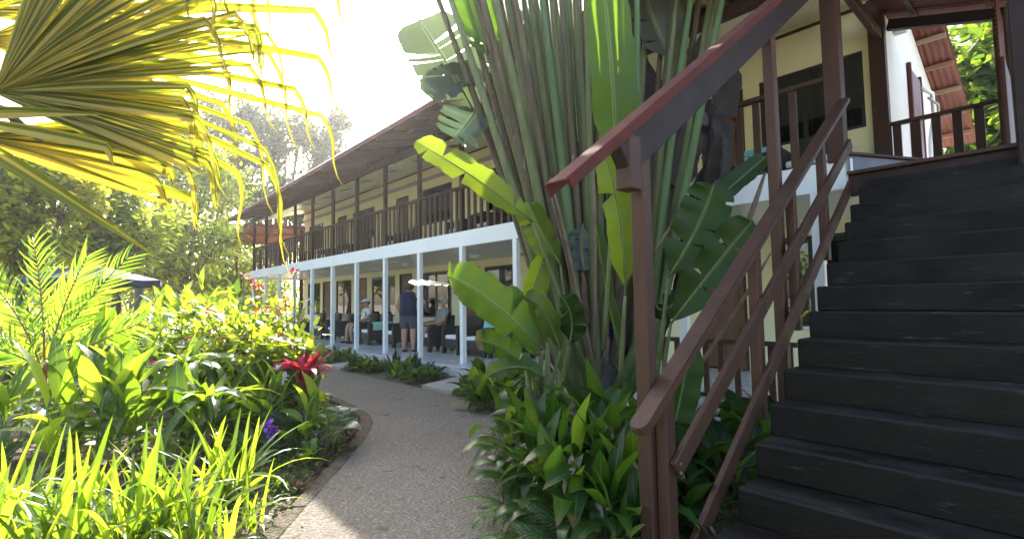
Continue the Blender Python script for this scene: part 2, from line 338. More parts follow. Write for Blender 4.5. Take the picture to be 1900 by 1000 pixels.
PETALR = surf('red_petal', (.75, .05, .03), (.8, .12, .04), rough=.5, bump=0)
PETALO = surf('orange_petal', (.85, .2, .06), (.8, .1, .05), rough=.5, bump=0)
PETALP = surf('purple_petal', (.30, .06, .55), (.42, .12, .7), rough=.5, bump=0)
PETALW = surf('white_petal', (.85, .85, .78), (.8, .8, .7), rough=.5, bump=0)
SKIN = surf('skin', (.52, .30, .21), (.47, .26, .18), rough=.55, bump=.02)
NAVYT = surf('navy_top', (.018, .02, .062), (.014, .016, .05), rough=.85, bump=.2)
GREYS = surf('grey_shorts', (.085, .085, .105), (.07, .07, .09), rough=.85, bump=.2)
GREYT = surf('grey_tshirt', (.30, .34, .35), (.26, .30, .31), rough=.85, bump=.2)
HAIRB = surf('brown_hair', (.075, .048, .032), (.11, .075, .05), rough=.5, scale=30, bump=.5, stretch=(4, 4, .4))
HAIRW = surf('white_hair', (.66, .63, .58), (.55, .52, .48), rough=.6, scale=30, bump=.5)
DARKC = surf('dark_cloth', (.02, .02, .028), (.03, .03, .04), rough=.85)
TAN = surf('tan_cloth', (.33, .25, .17), (.28, .2, .14), rough=.9, bump=.2)
# ------------------------------------------------------------------ ground, path, kerbs, slabs
def sheet(name, x0, x1, y0, y1, z, nx, ny, mat, amp=0, seed=1):
    mb = MB(); r = random.Random(seed)
    vs = [(x0 + (x1 - x0) * i / nx, y0 + (y1 - y0) * j / ny, z + (r.uniform(-amp, amp) if amp else 0)) for j in range(ny + 1) for i in range(nx + 1)]
    fs = [(j * (nx + 1) + i, j * (nx + 1) + i + 1, (j + 1) * (nx + 1) + i + 1, (j + 1) * (nx + 1) + i) for j in range(ny) for i in range(nx)]
    mb.add(vs, fs); return put(name, mb.mesh(name, mat))
structure(sheet('ground', -400, 400, -400, 400, -.09, 4, 4, GROUNDM))
structure(sheet('garden_soil', -4.5, 5.6, -6, 24, -.035, 90, 200, SOILM, .016))

def resample(pts, n):
    pts = [Vector((*p, 0)) for p in pts]; d = [0]
    for a, b in zip(pts, pts[1:]): d.append(d[-1] + (b - a).length)
    out = []
    for k in range(n + 1):
        t = d[-1] * k / n
        for i in range(len(pts) - 1):
            if t <= d[i + 1] + 1e-6:
                out.append(pts[i].lerp(pts[i + 1], (t - d[i]) / max(1e-6, d[i + 1] - d[i]))); break
    return out
def smooth(pts, it=3):
    for _ in range(it):
        q = [pts[0]]
        for a, b in zip(pts, pts[1:]):
            q += [(a[0] * .75 + b[0] * .25, a[1] * .75 + b[1] * .25), (a[0] * .25 + b[0] * .75, a[1] * .25 + b[1] * .75)]
        q.append(pts[-1]); pts = q
    return pts
PL = [(-2.4, -1.1), (-.7, 1.0), (.958, 3.054), (2.5, 4.93), (2.85, 5.7), (2.95, 6.8), (3.05, 9), (3.15, 14), (3.15, 24)]
PR = [(1.2, -1.8), (1.42, .4), (1.45, 1.65), (1.874, 2.173), (3.3, 3.85), (4.05, 4.9), (4.22, 6.0), (4.22, 9), (4.25, 14), (4.25, 24)]
NP_ = 90
pl = resample(smooth(PL, 2), NP_); pr = resample(smooth(PR, 2), NP_)
mb = MB(); vs = []; NC = 8
rr = random.Random(3)
for i in range(NP_ + 1):
    for j in range(NC + 1):
        p = pl[i].lerp(pr[i], j / NC); vs.append((p.x, p.y, rr.uniform(-.003, .003)))
fs = [(i * (NC + 1) + j, i * (NC + 1) + j + 1, (i + 1) * (NC + 1) + j + 1, (i + 1) * (NC + 1) + j) for i in range(NP_) for j in range(NC)]
mb.add(vs, fs)
path = structure(put('path', mb.mesh('path', PATHM)))
def kerb_row(pts, off, w_, h, step):
    """kerb pieces end to end along an edge, each its own piece"""
    pts = resample([(p.x, p.y) for p in pts], int(sum((b - a).length for a, b in zip(pts, pts[1:])) / step))
    for a, b in zip(pts, pts[1:]):
        t = (b - a).normalized(); nrm = Vector((-t.y, t.x, 0)) * off
        bar('kerb', path, a + nrm + t * .005 + Vector((0, 0, h / 2 - .06)), b + nrm - t * .005 + Vector((0, 0, h / 2 - .06)), w_, h, KERBM, .008)
kerb_row([p for p in pl if p.y > 1.5 and p.y < 4.4], .048, .115, .066, 1.0)
kerb_row([p for p in pl if p.y > 4.35 and p.y < 7.2], .048, .115, .066, .33)
kerb_row([p for p in pl if p.y > 7.1 and p.y < 15], .048, .115, .066, 1.0)
kerb_row([p for p in pr if p.y > 1.75 and p.y < 6], -.058, .10, .064, .6)

def slab(x0, x1, y0, y1, skew, label):
    mb = MB(); r = random.Random(int(y0 * 10))
    top = [(x0, y0 + skew, .045), (x1, y0, .06), (x1, y1, .06), (x0, y1 + skew, .045)]
    vs = top + [(a, b, -.06) for a, b, c in top]
    mb.add(vs, [(0, 1, 2, 3), (0, 4, 5, 1), (1, 5, 6, 2), (2, 6, 7, 3), (3, 7, 4, 0)])
    o = put('concrete_slab', mb.mesh('slab', CONC, False)); tag(o, label, 'paving slab', 'concrete slabs crossing the bed to the veranda')
slab(4.24, 5.42, 6.35, 7.15, -.35, 'pale concrete slab bridging the bed nearest the traveller palm')
slab(4.24, 5.42, 9.9, 10.65, -.1, 'pale concrete slab between the two veranda plant beds')
slab(4.24, 5.42, 12.6, 13.3, 0, 'far concrete slab beyond the silver leaved plants')

# ------------------------------------------------------------------ the hotel building
HB = thing('hotel_building', 'long two storey hotel block with red roof, white posts below and brown balcony above', 'building', (8.2, 11.6, 0))
XP, XW, ZF, ZB = 5.74, 8.2, .15, 2.64
YN, YE = 1.62, 22.9
PY = [21.36 - 1.512 * k for k in range(14)]          # post rows, last ones near the stairs
def zr(x): return 4.43 + .28 * (x - 4.3)             # front roof slope
def xe(y): return 4.3 + (y - 6.3) * .6 / 15.4         # eave line, not quite parallel to the wall
# floors, with each veranda tile row as pieces near the front
box('veranda_floor', HB, 5.45, 8.3, YN - .2, YE, -.1, ZF - .012, TILE, .01)
vf = W and [o for o in HB.children][-1]
for k in range(36):
    for i in range(7):
        y0 = 1.5 + k * .6; x0 = 5.45 + i * .4
        if y0 + .6 > YE: continue
        if i > 3 and k % 1 == 0 and y0 > 14: continue
        box('floor_tile', vf, x0 + .002, min(x0 + .398, 8.19), y0 + .002, y0 + .598, ZF - .012, ZF, TILE, .002)
box('balcony_slab', HB, XP, 8.3, 1.45, YE, 2.40, ZB - .03, CREAM, .005)
box('lower_ceiling', HB, XP + .005, XW - .005, 1.5, YE, 2.375, 2.398, CEIL, 0)
box('white_fascia', HB, XP - .05, XP - .002, 1.42, 21.6, 2.35, ZB, WHITE, .004)
box('end_fascia', HB, XP - .05, XW, 1.37, 1.417, 2.35, ZB, WHITE, .004)
box('end_fascia', HB, XP - .05, XW, 21.603, 21.65, 2.35, ZB, WHITE, .004)
# posts
for k, y in enumerate(PY):
    box('lower_post', HB, XP - .045, XP + .045, y - .05, y + .05, ZF, 2.352, WHITE, .005)
    if y < 21.4 and k < 13: box('upper_post', HB, XP - .04, XP + .04, y - .04, y + .04, ZB, 4.56, BROWN, .005)
box('upper_post', HB, XP - .075, XP + .075, 1.42, 1.57, ZB - .02, 4.56, BROWN, .006)
box('upper_beam', HB, XP - .06, XP + .06, 1.3, 21.7, 4.555, 4.69, BROWN, .006)
# balcony rail and balusters, one by one
rail = box('balcony_rail', HB, XP - .045, XP + .045, 1.57, 21.42, 3.47, 3.52, BROWN, .006)
bal = box_mesh(.028, .075, .845, BROWN, .004)
y = 21.30
while y > 1.62:
    if min(abs(y - p) for p in PY) > .085:
        put('baluster', bal, Matrix.Translation((XP, y, 3.058)) @ Matrix.Rotation(rnd.uniform(-.03, .03), 4, 'Z'), rail)
    y -= .1885
end_rail = box('end_rail', HB, XP, XW, 21.38, 21.44, 3.47, 3.52, BROWN, .006)
for i in range(12): box('baluster', end_rail, XP + .2 + i * .19, XP + .275 + i * .19, 21.40, 21.43, ZB, 3.47, BROWN, .004)

# walls with openings
WINL = [(2.0, 3.0), (5.6, 7.0), (8.85, 10.15), (11.6, 13.1), (14.75, 16.4), (18.0, 19.4), (21.0, 22.4)]
DRL = [(3.5, 4.25), (7.2, 7.95), (10.3, 11.1), (13.7, 14.45), (16.75, 17.5), (19.95, 20.7)]
WINU = [(1.78, 3.17), (5.6, 7.0), (8.9, 10.0), (11.55, 13.1), (16.2, 17.95), (20.7, 22.3)]
DRU = [(3.42, 4.15), (7.3, 8.05), (13.9, 14.65), (18.45, 19.25)]
def wall(name, z0, z1, ops, mat):
    mb = MB()
    def bx(y0, y1, a, b):
        x0, x1 = XW, XW + .14
        vs = [(x, yy, z) for x in (x0, x1) for yy in (y0, y1) for z in (a, b)]
        mb.add(vs, [(0, 1, 3, 2), (4, 6, 7, 5), (0, 4, 5, 1), (2, 3, 7, 6), (0, 2, 6, 4), (1, 5, 7, 3)])
    ops = sorted(ops); cur = YN
    for y0, y1, a, b in ops:
        bx(cur, y0, z0, z1)
        if a > z0 + .01: bx(y0, y1, z0, a)
        bx(y0, y1, b, z1); cur = y1
    bx(cur, YE, z0, z1)
    return put(name, mb.mesh(name, mat, False), None, HB)
wl = wall('ground_floor_wall', ZF - .01, 2.41, [(a, b, .87, 2.2) for a, b in WINL] + [(a, b, ZF - .02, 2.22) for a, b in DRL], CREAM)
wu = wall('upper_floor_wall', ZB - .04, 5.38, [(a, b, 3.62, 4.7) for a, b in WINU] + [(a, b, ZB - .05, 4.69) for a, b in DRU], CREAM)
def curtain(y0, y1, z0, z1, parent, gap):
    mb = MB(); n = int((y1 - y0) / .025); vs = []
    for i in range(n + 1):
        yy = y0 + (y1 - y0) * i / n; xx = XW + .2 + .022 * math.sin(i * 1.15) + .008 * math.sin(i * 2.7)
        vs += [(xx, yy, z0), (xx, yy, z1)]
    mb.add(vs, [(2 * i, 2 * i + 2, 2 * i + 3, 2 * i + 1) for i in range(n) if not (gap and n * .42 < i < n * .5)])
    put('curtain', mb.mesh('curtain', CURT), None, parent)
def window(y0, y1, z0, z1, gap=True):
    ym = (y0 + y1) / 2 + .06
    f = box('window', HB, XW + .02, XW + .07, y0, y1, z1 - .05, z1 - .002, FRAME, .003)
    box('frame', f, XW + .02, XW + .07, y0, y1, z0 + .002, z0 + .05, FRAME, .003)
    for a, b in ((y0 + .002, y0 + .05), (y1 - .05, y1 - .002), (ym - .03, ym + .03)):
        box('frame', f, XW + .02, XW + .069, a, b, z0 + .05, z1 - .05, FRAME, .003)
    box('pane', f, XW + .04, XW + .046, y0 + .05, ym - .03, z0 + .05, z1 - .05, GLASS, 0)
    box('pane', f, XW + .044, XW + .05, ym + .03, y1 - .05, z0 + .05, z1 - .05, GLASS, 0)
    curtain(y0, y1, z0, z1, f, gap)
    if z0 < 2: box('sill', f, XW - .05, XW + .019, y0 - .04, y1 + .04, z0 - .035, z0 + .004, WHITE, .004)
for a, b in WINL: window(a, b, .87, 2.2)
for a, b in WINU: window(a, b, 3.62, 4.7)
KNOB = lathe([(0, .055), (.024, .05), (.028, .035), (.018, .018), (.012, 0)], METAL, 12, 'knob')
def door(y0, y1, z0, z1, plate):
    d = box('door', HB, XW + .04, XW + .085, y0 + .045, y1 - .045, z0 + .01, z1 - .045, DOORM, .003)
    for a, b, c, e in ((y0, y0 + .043, z0, z1), (y1 - .043, y1, z0, z1), (y0 + .043, y1 - .043, z1 - .043, z1)):
        box('door_frame', d, XW - .012, XW + .1, a, b, c, e - .003, BROWN, .003)
    yc = (y0 + y1) / 2; hw = (y1 - y0) / 2 - .16
    for s in (-1, 1):
        for a, b in ((.18, .72), (.92, 1.42), (1.55, 1.86)):
            ya, yb = sorted((yc + s * .035, yc + s * hw)); ya += .0; box('door_panel', d, XW + .028, XW + .043, ya, yb, z0 + a, z0 + b, DOORM, .006)
    m = Matrix.Translation((XW + .04, y1 - .11, z0 + .98)) @ Matrix.Rotation(-math.pi / 2, 4, 'Y')
    put('door_knob', KNOB, m, d)
    if plate: box('number_plate', d, XW + .012, XW + .026, yc - .055, yc + .055, z0 + 1.46, z0 + 1.66, PALEWOOD, .003)
for a, b in DRL: door(a, b, ZF, 2.22, True)
for a, b in DRU: door(a, b, ZB - .01, 4.69, True)
# upper ceiling follows the roof, with trim, grey slatted panels and lamps
def slope_panel(name, x0, z0, x1, z1, y0, y1, t, mat, parent):
    return bar(name, parent, (x0, (y0 + y1) / 2, z0), (x1, (y0 + y1) / 2, z1), y1 - y0, t, mat, 0)
uc = slope_panel('upper_ceiling', XP + .07, 4.70, XW - .003, 5.37, 1.66, 22.8, .015, CEIL, HB)
box('ceiling_trim', HB, XW - .03, XW - .002, 1.7, 22.8, 5.28, 5.325, BROWN, .003)
box('wall_moulding', HB, XW - .07, XW - .002, 8.2, 22.8, 4.93, 5.03, GREYP, .006)
for y in [3.6 + 1.512 * k for k in range(12)]:
    c = bar('grey_ceiling_panel', uc, (6.75, y, 4.955), (7.15, y, 5.064), .34, .012, GREYP, .003)
    for j in range(4): bar('slat', c, (6.8 + j * .085, y, 4.957 + j * .0232), (6.84 + j * .085, y, 4.968 + j * .0232), .3, .008, FRAME, 0)
LAMP = lathe([(0, -.085), (.07, -.078), (.115, -.05), (.13, -.015), (.135, 0)], CUSH, 20, 'lamp')
RING = lathe([(.135, 0), (.15, -.012), (.15, 0)], GREYP, 20, 'ring')
for y in (4.5, 7.5, 9.0, 12.0, 14.9, 18.0):
    l = put('ceiling_lamp', LAMP, (7.0, y, 2.374), HB); put('lamp_ring', RING, (7.0, y, 2.3745), l)
# roof sheets: corrugated, one per slope
def corrugated(name, yA, yB, fx0, fx1, fz0, fz1, mat, parent, pitch=.085, amp=.012, thick=.0):
    n = int((yB - yA) / pitch * 4); mb = MB(); vs = []; m = 6
    for i in range(n + 1):
        y = yA + (yB - yA) * i / n; dz = amp * math.sin(2 * math.pi * i / 4)
        for j in range(m + 1):
            t = j / m; vs.append((fx0(y) + (fx1(y) - fx0(y)) * t, y, fz0(y) + (fz1(y) - fz0(y)) * t + dz))
    mb.add(vs, [(i * (m + 1) + j, i * (m + 1) + j + 1, (i + 1) * (m + 1) + j + 1, (i + 1) * (m + 1) + j) for i in range(n) for j in range(m)])
    return put(name, mb.mesh(name, mat), None, parent)
rf = corrugated('front_roof', 1.35, 21.75, xe, lambda y: 9.3, lambda y: zr(xe(y)) + .05, lambda y: zr(9.3) + .05, ROOFM, HB)
rb = corrugated('rear_roof', 1.1, 22.9, lambda y: 9.3, lambda y: 13.4, lambda y: 5.86, lambda y: 4.3, ROOFM, HB)
box('ridge_cap', HB, 9.2, 9.4, 1.1, 22.9, 5.885, 5.91, ROOFM, .005)
for k in range(27):
    y = 21.55 - k * .755
    x0 = xe(y) + .05; x1 = 5.72
    bar('rafter', rf, (x0, y, zr(x0) - .03), (x1, y, zr(x1) - .03), .055, .11, PALEWOOD if k % 3 == 1 else RAFT, .004)
    bar('rafter', rf, (5.80, y, zr(5.8) - .03), (6.1, y, zr(6.1) - .03), .055, .11, RAFT, .004)
for d in (.10, .75, 1.35):
    bar('purlin', rf, (xe(21.7) + d * .9, 21.7, zr(xe(21.7) + d * .9) + .028), (xe(1.4) + d, 1.4, zr(xe(1.4) + d) + .028), .05, .03, RAFT if d > .3 else PALEWOOD, .003)
bar('eave_board', rf, (xe(21.75) + .01, 21.76, zr(xe(21.75)) - .012), (xe(1.35) + .01, 1.34, zr(xe(1.35)) - .012), .025, .085, REDCAP, .003)
bar('barge_board', rf, (xe(21.75), 21.77, zr(xe(21.75)) - .0), (9.3, 21.77, zr(9.3)), .025, .14, BROWN, .003)
# rear eaves purlins under the gable overhang
for i, x in enumerate((9.7, 10.35, 11.0, 11.65, 12.3, 12.95)):
    bar('purlin', rb, (x, 1.13, 5.86 - .38 * (x - 9.3) - .05), (x, 1.62, 5.86 - .38 * (x - 9.3) - .05), .055, .07, PALEWOOD if i in (1, 3) else RAFT, .004, Vector((0, 0, 1)))
# end wall with door and pipe
mb = MB()
prof = [(XW + .0, 0), (12.3, 0), (12.3, 4.66), (9.3, 5.80), (XW + .0, 5.45)]
vs = [(x, 1.615, z) for x, z in prof] + [(x, 1.50 + .005, z) for x, z in prof]
mb.add(vs, [(0, 1, 2, 3, 4), (9, 8, 7, 6, 5)] + [(i, i + 5, (i + 1) % 5 + 5, (i + 1) % 5) for i in range(5)])
ew = put('end_wall', mb.mesh('end_wall', ENDWALL, False), None, HB)
box('wall_corner_post', HB, XW - .13, XW - .005, 1.50, 1.68, ZB - .03, 5.3, BROWN, .005)
ed = box('end_door', HB, 9.5, 10.2, 1.46, 1.502, ZB, 4.72, DOORM, .004)
for a, b in ((9.42, 9.5), (10.2, 10.28)): box('door_frame', ed, a, b, 1.45, 1.503, ZB, 4.8, REDCAP, .004)
tube('water_pipe', HB, [(9.75, 1.38, 4.45), (10.0, 1.30, 4.42), (10.35, 1.34, 4.2), (10.45, 1.42, 3.8), (10.45, 1.45, 2.7)], .03, WHITE, 8)
tube('grey_hose', HB, [(9.8, 1.32, 4.30), (10.1, 1.25, 4.25), (10.4, 1.3, 4.0), (10.5, 1.4, 3.6), (10.5, 1.44, 2.7)], .018, GREYP, 8)
box('outdoor_lamp', HB, 8.62, 8.78, 1.36, 1.497, 4.98, 5.16, GREYP, .01)
# back and far walls so that the block is whole
box('rear_wall', HB, 12.16, 12.3, 1.63, YE, 0, 4.6, ENDWALL, .005)
box('far_end_wall', HB, XW + .145, 12.15, YE - .12, YE, 0, 4.6, CREAM, .005)
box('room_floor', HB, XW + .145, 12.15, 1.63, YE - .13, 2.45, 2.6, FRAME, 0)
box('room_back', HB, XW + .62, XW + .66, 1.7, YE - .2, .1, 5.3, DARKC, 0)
# lower veranda rail near the stairs
lr = box('veranda_rail', HB, XP - .03, XP + .03, 1.95, 4.5, .78, .83, BROWN, .004)
for i in range(14): box('baluster', lr, XP - .014, XP + .014, 2.0 + i * .185, 2.065 + i * .185, .18, .78, BROWN, .003)
box('bottom_rail', lr, XP - .025, XP + .025, 1.95, 4.5, .2 - .045, .2, DKBROWN, .003)

# low awning roof past the far end
AW = thing('awning_roof', 'low rust orange corrugated lean-to roof past the far balcony end', 'roof', (7.0, 25.0, 0))
mb = MB(); vs = []; n = 160
a0, a1, b0, b1 = Vector((5.3, 23.1, 4.45)), Vector((8.9, 23.1, 4.75)), Vector((5.3, 26.4, 3.9)), Vector((8.9, 26.4, 4.2))
a0, a1, b0, b1 = at(455, 413, 22.5), at(566, 420, 21.6), at(426, 456, 24.5), at(566, 446, 23.5)
for i in range(n + 1):
    t = i / n; dz = .012 * math.sin(math.pi / 2 * i)
    for j in range(5): p = a0.lerp(a1, t).lerp(b0.lerp(b1, t), j / 4); vs.append((p.x, p.y, p.z + dz))
mb.add(vs, [(i * 5 + j, i * 5 + j + 1, i * 5 + j + 6, i * 5 + j + 5) for i in range(n) for j in range(4)])
put('corrugated_sheet', mb.mesh('sheet', ROOFO), None, AW)
dn = Vector((0, 0, -.06))
for t in (.08, .5, .93): bar('purlin', AW, a0.lerp(b0, t) + dn, a1.lerp(b1, t) + dn, .06, .07, RAFT, .004)
for t in (.06, .5, .97): bar('rafter', AW, a0.lerp(a1, t) + dn * 2.2, b0.lerp(b1, t) + dn * 2.2, .07, .09, PALEWOOD if t < .1 else RAFT, .004)
for p in (b0.lerp(b1, .1), b0.lerp(b1, .95), a0.lerp(a1, .95)): bar('post', AW, Vector((p.x, p.y, 0)), p + dn * 2.9, .1, .1, BROWN, .005, Vector((0, 1, 0)))

# ------------------------------------------------------------------ staircase
ST = thing('staircase', 'dark worn outdoor staircase with brown slatted handrail climbing to the balcony', 'staircase', (1.9, .5, 0))
RI, RUN, NS = .1721, .232, 14
Y0S, Y1S = -.35, 1.215
def xn(k): return 5.4 - (NS - k) * RUN
for k in range(1, NS):
    x = xn(k); z = RI * k
    box('step', ST, x + rnd.uniform(-.005, .005), x + RUN + .02, Y0S, Y1S + rnd.uniform(-.01, .01), z - RI - .006, z + rnd.uniform(-.003, .003), STEPM, .011)
box('riser', ST, 5.4, 5.43, Y0S + .01, Y1S - .012, RI * (NS - 1) + .001, 2.34, STEPM, .003)
for y in (Y1S - .06, Y0S + .02):
    bar('stringer', ST, (xn(1) + .25, y, .02 - .10), (5.36, y, 2.41 - .33), .04, .16, STEPM, .004)
box('landing_edge_beam', ST, 5.405, 5.47, -.9, 1.335, 2.22, 2.41, DKBROWN, .005)
box('landing_nosing', ST, 5.37, 5.50, -.9, 1.34, 2.411, 2.445, BROWN, .006)
for i in range(9):
    box('landing_board', ST, 5.503 + i * .298, 5.503 + i * .298 + .292, -.9, 1.36, 2.39, 2.43, DKBROWN, .004)
# step up from the landing to the balcony, cut at an angle
mb = MB()
pp = [(5.70, 1.43), (6.62, .96), (8.15, .96), (8.15, 1.36), (5.70, 1.445)]
pp = [(5.66, 1.40), (6.60, .95), (8.1, .95), (8.1, 1.366), (5.70, 1.366 + .04)]
vs = [(x, y, 2.665) for x, y in pp] + [(x, y, 2.43) for x, y in pp]
mb.add(vs, [(0, 1, 2, 3, 4)] + [(i, i + 5, (i + 1) % 5 + 5, (i + 1) % 5) for i in range(5)])
GREYB = surf('grey_violet_board', (.15, .14, .17), (.11, .10, .13), rough=.5, scale=4)
put('angled_step', mb.mesh('angled_step', GREYB, False), None, ST)
bar('step_edging', ST, (5.65, 1.395, 2.68), (6.6, .94, 2.68), .05, .028, BROWN, .004)
# handrails
YR = 1.36
def zl(x, x0, z0, sl): return z0 + (x - x0) * sl
def zt_(x): return zl(x, 2.035, .745, .695)
def zm_(x): return zl(x, 2.225, .47, .69)
def zb_(x): return zl(x, 2.515, .165, .74)
m_, L_ = bar_matrix((1.97, YR, zt_(1.97)), (5.50, YR, zt_(5.50)))
out = [(L_ / 2, -.052), (L_ / 2, .052)] + [(-L_ / 2 + .052 + .052 * math.cos(a), .052 * math.sin(a)) for a in [math.pi / 2 + math.pi * i / 10 for i in range(11)]]
bm = bmesh.new()
f = bm.faces.new([bm.verts.new((x, y, .023)) for x, y in out]); ex = bmesh.ops.extrude_face_region(bm, geom=[f])
bmesh.ops.translate(bm, vec=(0, 0, -.046), verts=[v for v in ex['geom'] if isinstance(v, bmesh.types.BMVert)])
bmesh.ops.recalc_face_normals(bm, faces=bm.faces)
bmesh.ops.bevel(bm, geom=[e for e in bm.edges if e.is_manifold], offset=.007, segments=2, affect='EDGES')
me = bpy.data.meshes.new('handrail'); bm.to_mesh(me); bm.free(); me.materials.append(BROWN)
put('handrail', me, m_, ST)
bar('middle_rail', ST, (2.24, YR - .03, zm_(2.24)), (5.5, YR - .03, zm_(5.5)), .032, .10, BROWN, .006)
bar('bottom_rail', ST, (2.30, YR - .03, zb_(2.30)), (5.45, YR - .03, zb_(5.45)), .032, .10, BROWN, .006)
box('newel_post', ST, 2.20, 2.285, YR - .013, YR + .05, -.05, zt_(2.24) - .03, BROWN, .007)
RPX = ((3.36, .075), (4.06, .06), (4.80, .075))
for x, w_ in RPX:
    box('rail_post', ST, x - w_ / 2, x + w_ / 2, YR - .013, YR + .05, max(-.05, zb_(x) - .25), zt_(x) - .03, BROWN, .006)
# tall posts and the sloping rafter with its red cap
box('canopy_post', ST, 2.165, 2.245, YR + .054, YR + .13, -.05, 2.06, BROWN, .007)
box('canopy_post', ST, 3.94, 4.02, YR + .054, YR + .13, .3, 3.42, BROWN, .007)
YC = 1.45
def zc(x): return 1.81 + .722 * (x - 1.565)
bar('canopy_rafter', ST, (2.02, YC, zc(2.02) - .155), (5.62, YC, zc(5.62) - .155), .075, .20, DKBROWN, .006)
bar('canopy_bracket', ST, (2.10, YC, 1.84), (2.10, YC, 2.11), .09, .10, BROWN, .006, Vector((1, 0, 0)))
cap = bar('canopy_cap', ST, (1.57, YC, zc(1.57) - .012), (5.6, YC, zc(5.6) - .012), .11, .014, REDCAP, .003)
bar('cap_lip', cap, (1.575, YC + .055, zc(1.575) - .045), (5.6, YC + .055, zc(5.6) - .045), .012, .06, REDCAP, .003)
bar('cap_lip', cap, (1.60, YC - .05, zc(1.60) - .04), (5.6, YC - .05, zc(5.6) - .04), .012, .05, REDCAP, .003)
# bolt heads where the rails meet the posts
BOLT = lathe([(0, .006), (.007, .005), (.009, .001), (.009, 0)], CANE, 8, 'bolt')
for x in (2.25, 3.36, 4.06, 4.80):
    for z in (zm_(x), zb_(max(x, 2.4))):
        for dz in (-.02, .022): put('bolt', BOLT, Matrix.Translation((x + .01, YR - .046, z + dz)) @ Matrix.Rotation(math.pi / 2, 4, 'X'), ST)
# concrete footing
box('footing', ST, 2.08, 2.36, 1.28, 1.55, -.06, -.015, CONC, .01)

# ------------------------------------------------------------------ landing shelter
LS = thing('landing_shelter', 'dark red lean-to shelter over the stair landing with slatted side screen', 'shelter', (6.8, .3, 2.43))
def zs(y): return 4.98 + .30 * (y - 1.52)
mb = MB(); vs = []; n = 150
for i in range(n + 1):
    x = 4.9 + 3.6 * i / n; dz = .012 * math.sin(math.pi / 2 * i)
    for j in range(5): y = -1.2 + 2.75 * j / 4; vs.append((x, y, zs(y) + .12 + dz))
mb.add(vs, [(i * 5 + j, i * 5 + j + 1, i * 5 + j + 6, i * 5 + j + 5) for i in range(n) for j in range(4)])
put('corrugated_sheet', mb.mesh('sheet', ROOFM), None, LS)
for x in (5.74, 8.24): bar('beam', LS, (x, -1.2, zs(-1.2) - .03), (x, 1.48, zs(1.48) - .03), .09, .13, DKBROWN, .005)
for x in (6.5, 7.35): bar('rafter', LS, (x, -1.2, zs(-1.2) + .02), (x, 1.48, zs(1.48) + .02), .06, .1, DKBROWN, .005)
for y in (-.9, -.2, .5, 1.2): bar('purlin', LS, (4.95, y, zs(y) + .085), (8.45, y, zs(y) + .085), .05, .03, BROWN, .003)
box('brace_beam', LS, 5.82, 8.06, 1.52, 1.6, 4.72, 4.84, BROWN, .005)
box('shelter_post', LS, 8.14, 8.28, .33, .47, 2.43, zs(.4) - .09, BROWN, .005)
box('shelter_post', LS, 5.28, 5.41, .09, .215, 0.0, zs(.15) - .02, DKBROWN, .005)
bar('side_brace', LS, (5.36, .215, 2.1), (5.60, .235, 3.6), .02, .09, BROWN, .004)
sr = box('back_rail', LS, 8.16, 8.24, .475, 1.50, 3.545, 3.595, BROWN, .005)
for i in range(5): box('baluster', sr, 8.18, 8.215, .60 + i * .20, .69 + i * .20, 2.43, 3.545, BROWN, .004)
sp_ = box('side_screen', LS, 7.2, 8.13, .345, .375, 2.44, 3.75, BROWN, .004)
for i in range(14): box('slat', sp_, 7.2, 8.13, .375, .395, 3.78 + i * .05, 3.815 + i * .05, REDCAP, .003)
for i in range(9): box('board', sp_, 7.2 + i * .103, 7.295 + i * .103, .376, .39, 2.45, 3.74, REDCAP, .003)
# ------------------------------------------------------------------ wicker armchairs
def soft_box(sx, sy, sz, mat, r=.03, name='soft'):
    bm = bmesh.new(); bmesh.ops.create_cube(bm, size=1); bmesh.ops.scale(bm, vec=(sx, sy, sz), verts=bm.verts)
    bmesh.ops.bevel(bm, geom=bm.edges[:], offset=min(r, min(sx, sy, sz) * .45), segments=3, affect='EDGES', profile=.5)
    for f in bm.faces: f.smooth = True
    me = bpy.data.meshes.new(name); bm.to_mesh(me); bm.free(); me.materials.append(mat); return me
def panel(pts, th, axis, mat, name):          # outline in the X-Z plane, given thickness along Y
    bm = bmesh.new(); f = bm.faces.new([bm.verts.new((x, -th / 2, z)) for x, z in pts])
    ex = bmesh.ops.extrude_face_region(bm, geom=[f]); bmesh.ops.translate(bm, vec=(0, th, 0), verts=[v for v in ex['geom'] if isinstance(v, bmesh.types.BMVert)])
    bmesh.ops.recalc_face_normals(bm, faces=bm.faces); bmesh.ops.bevel(bm, geom=bm.edges[:], offset=.012, segments=2, affect='EDGES')
    me = bpy.data.meshes.new(name); bm.to_mesh(me); bm.free(); me.materials.append(mat); return me
ARM = panel([(-.34, 0), (-.27, 0), (-.25, .13), (.25, .13), (.27, 0), (.35, 0), (.35, .57), (.30, .61), (-.20, .61), (-.34, .60)], .10, 'Y', WICK, 'arm')
BACK = panel([(-.36, .12), (-.24, .12), (-.27, .5), (-.33, .82), (-.36, .85), (-.42, .83), (-.40, .5)], .60, 'Y', WICK, 'back')
BASE = soft_box(.60, .50, .20, WICK, .015, 'base'); SEATC = soft_box(.54, .50, .09, CUSH, .035, 'cushion')
PILLOW = soft_box(.13, .42, .40, TEAL, .06, 'pillow'); PILLOWT = soft_box(.13, .42, .40, TAN, .06, 'pillow')
def armchair(loc, rz, label, group):
    t = thing('wicker_armchair', label, 'armchair', loc, group, rz); B = W[t]
    put('arm', ARM, B @ Matrix.Translation((0, .31, 0)), t); put('arm', ARM, B @ Matrix.Translation((0, -.31, 0)), t)
    put('backrest', BACK, B, t); put('seat_base', BASE, B @ Matrix.Translation((.02, 0, .23)), t)
    put('seat_cushion', SEATC, B @ Matrix.Translation((.05, 0, .375)), t)
    return t
G1 = 'black wicker armchairs along the ground floor veranda'
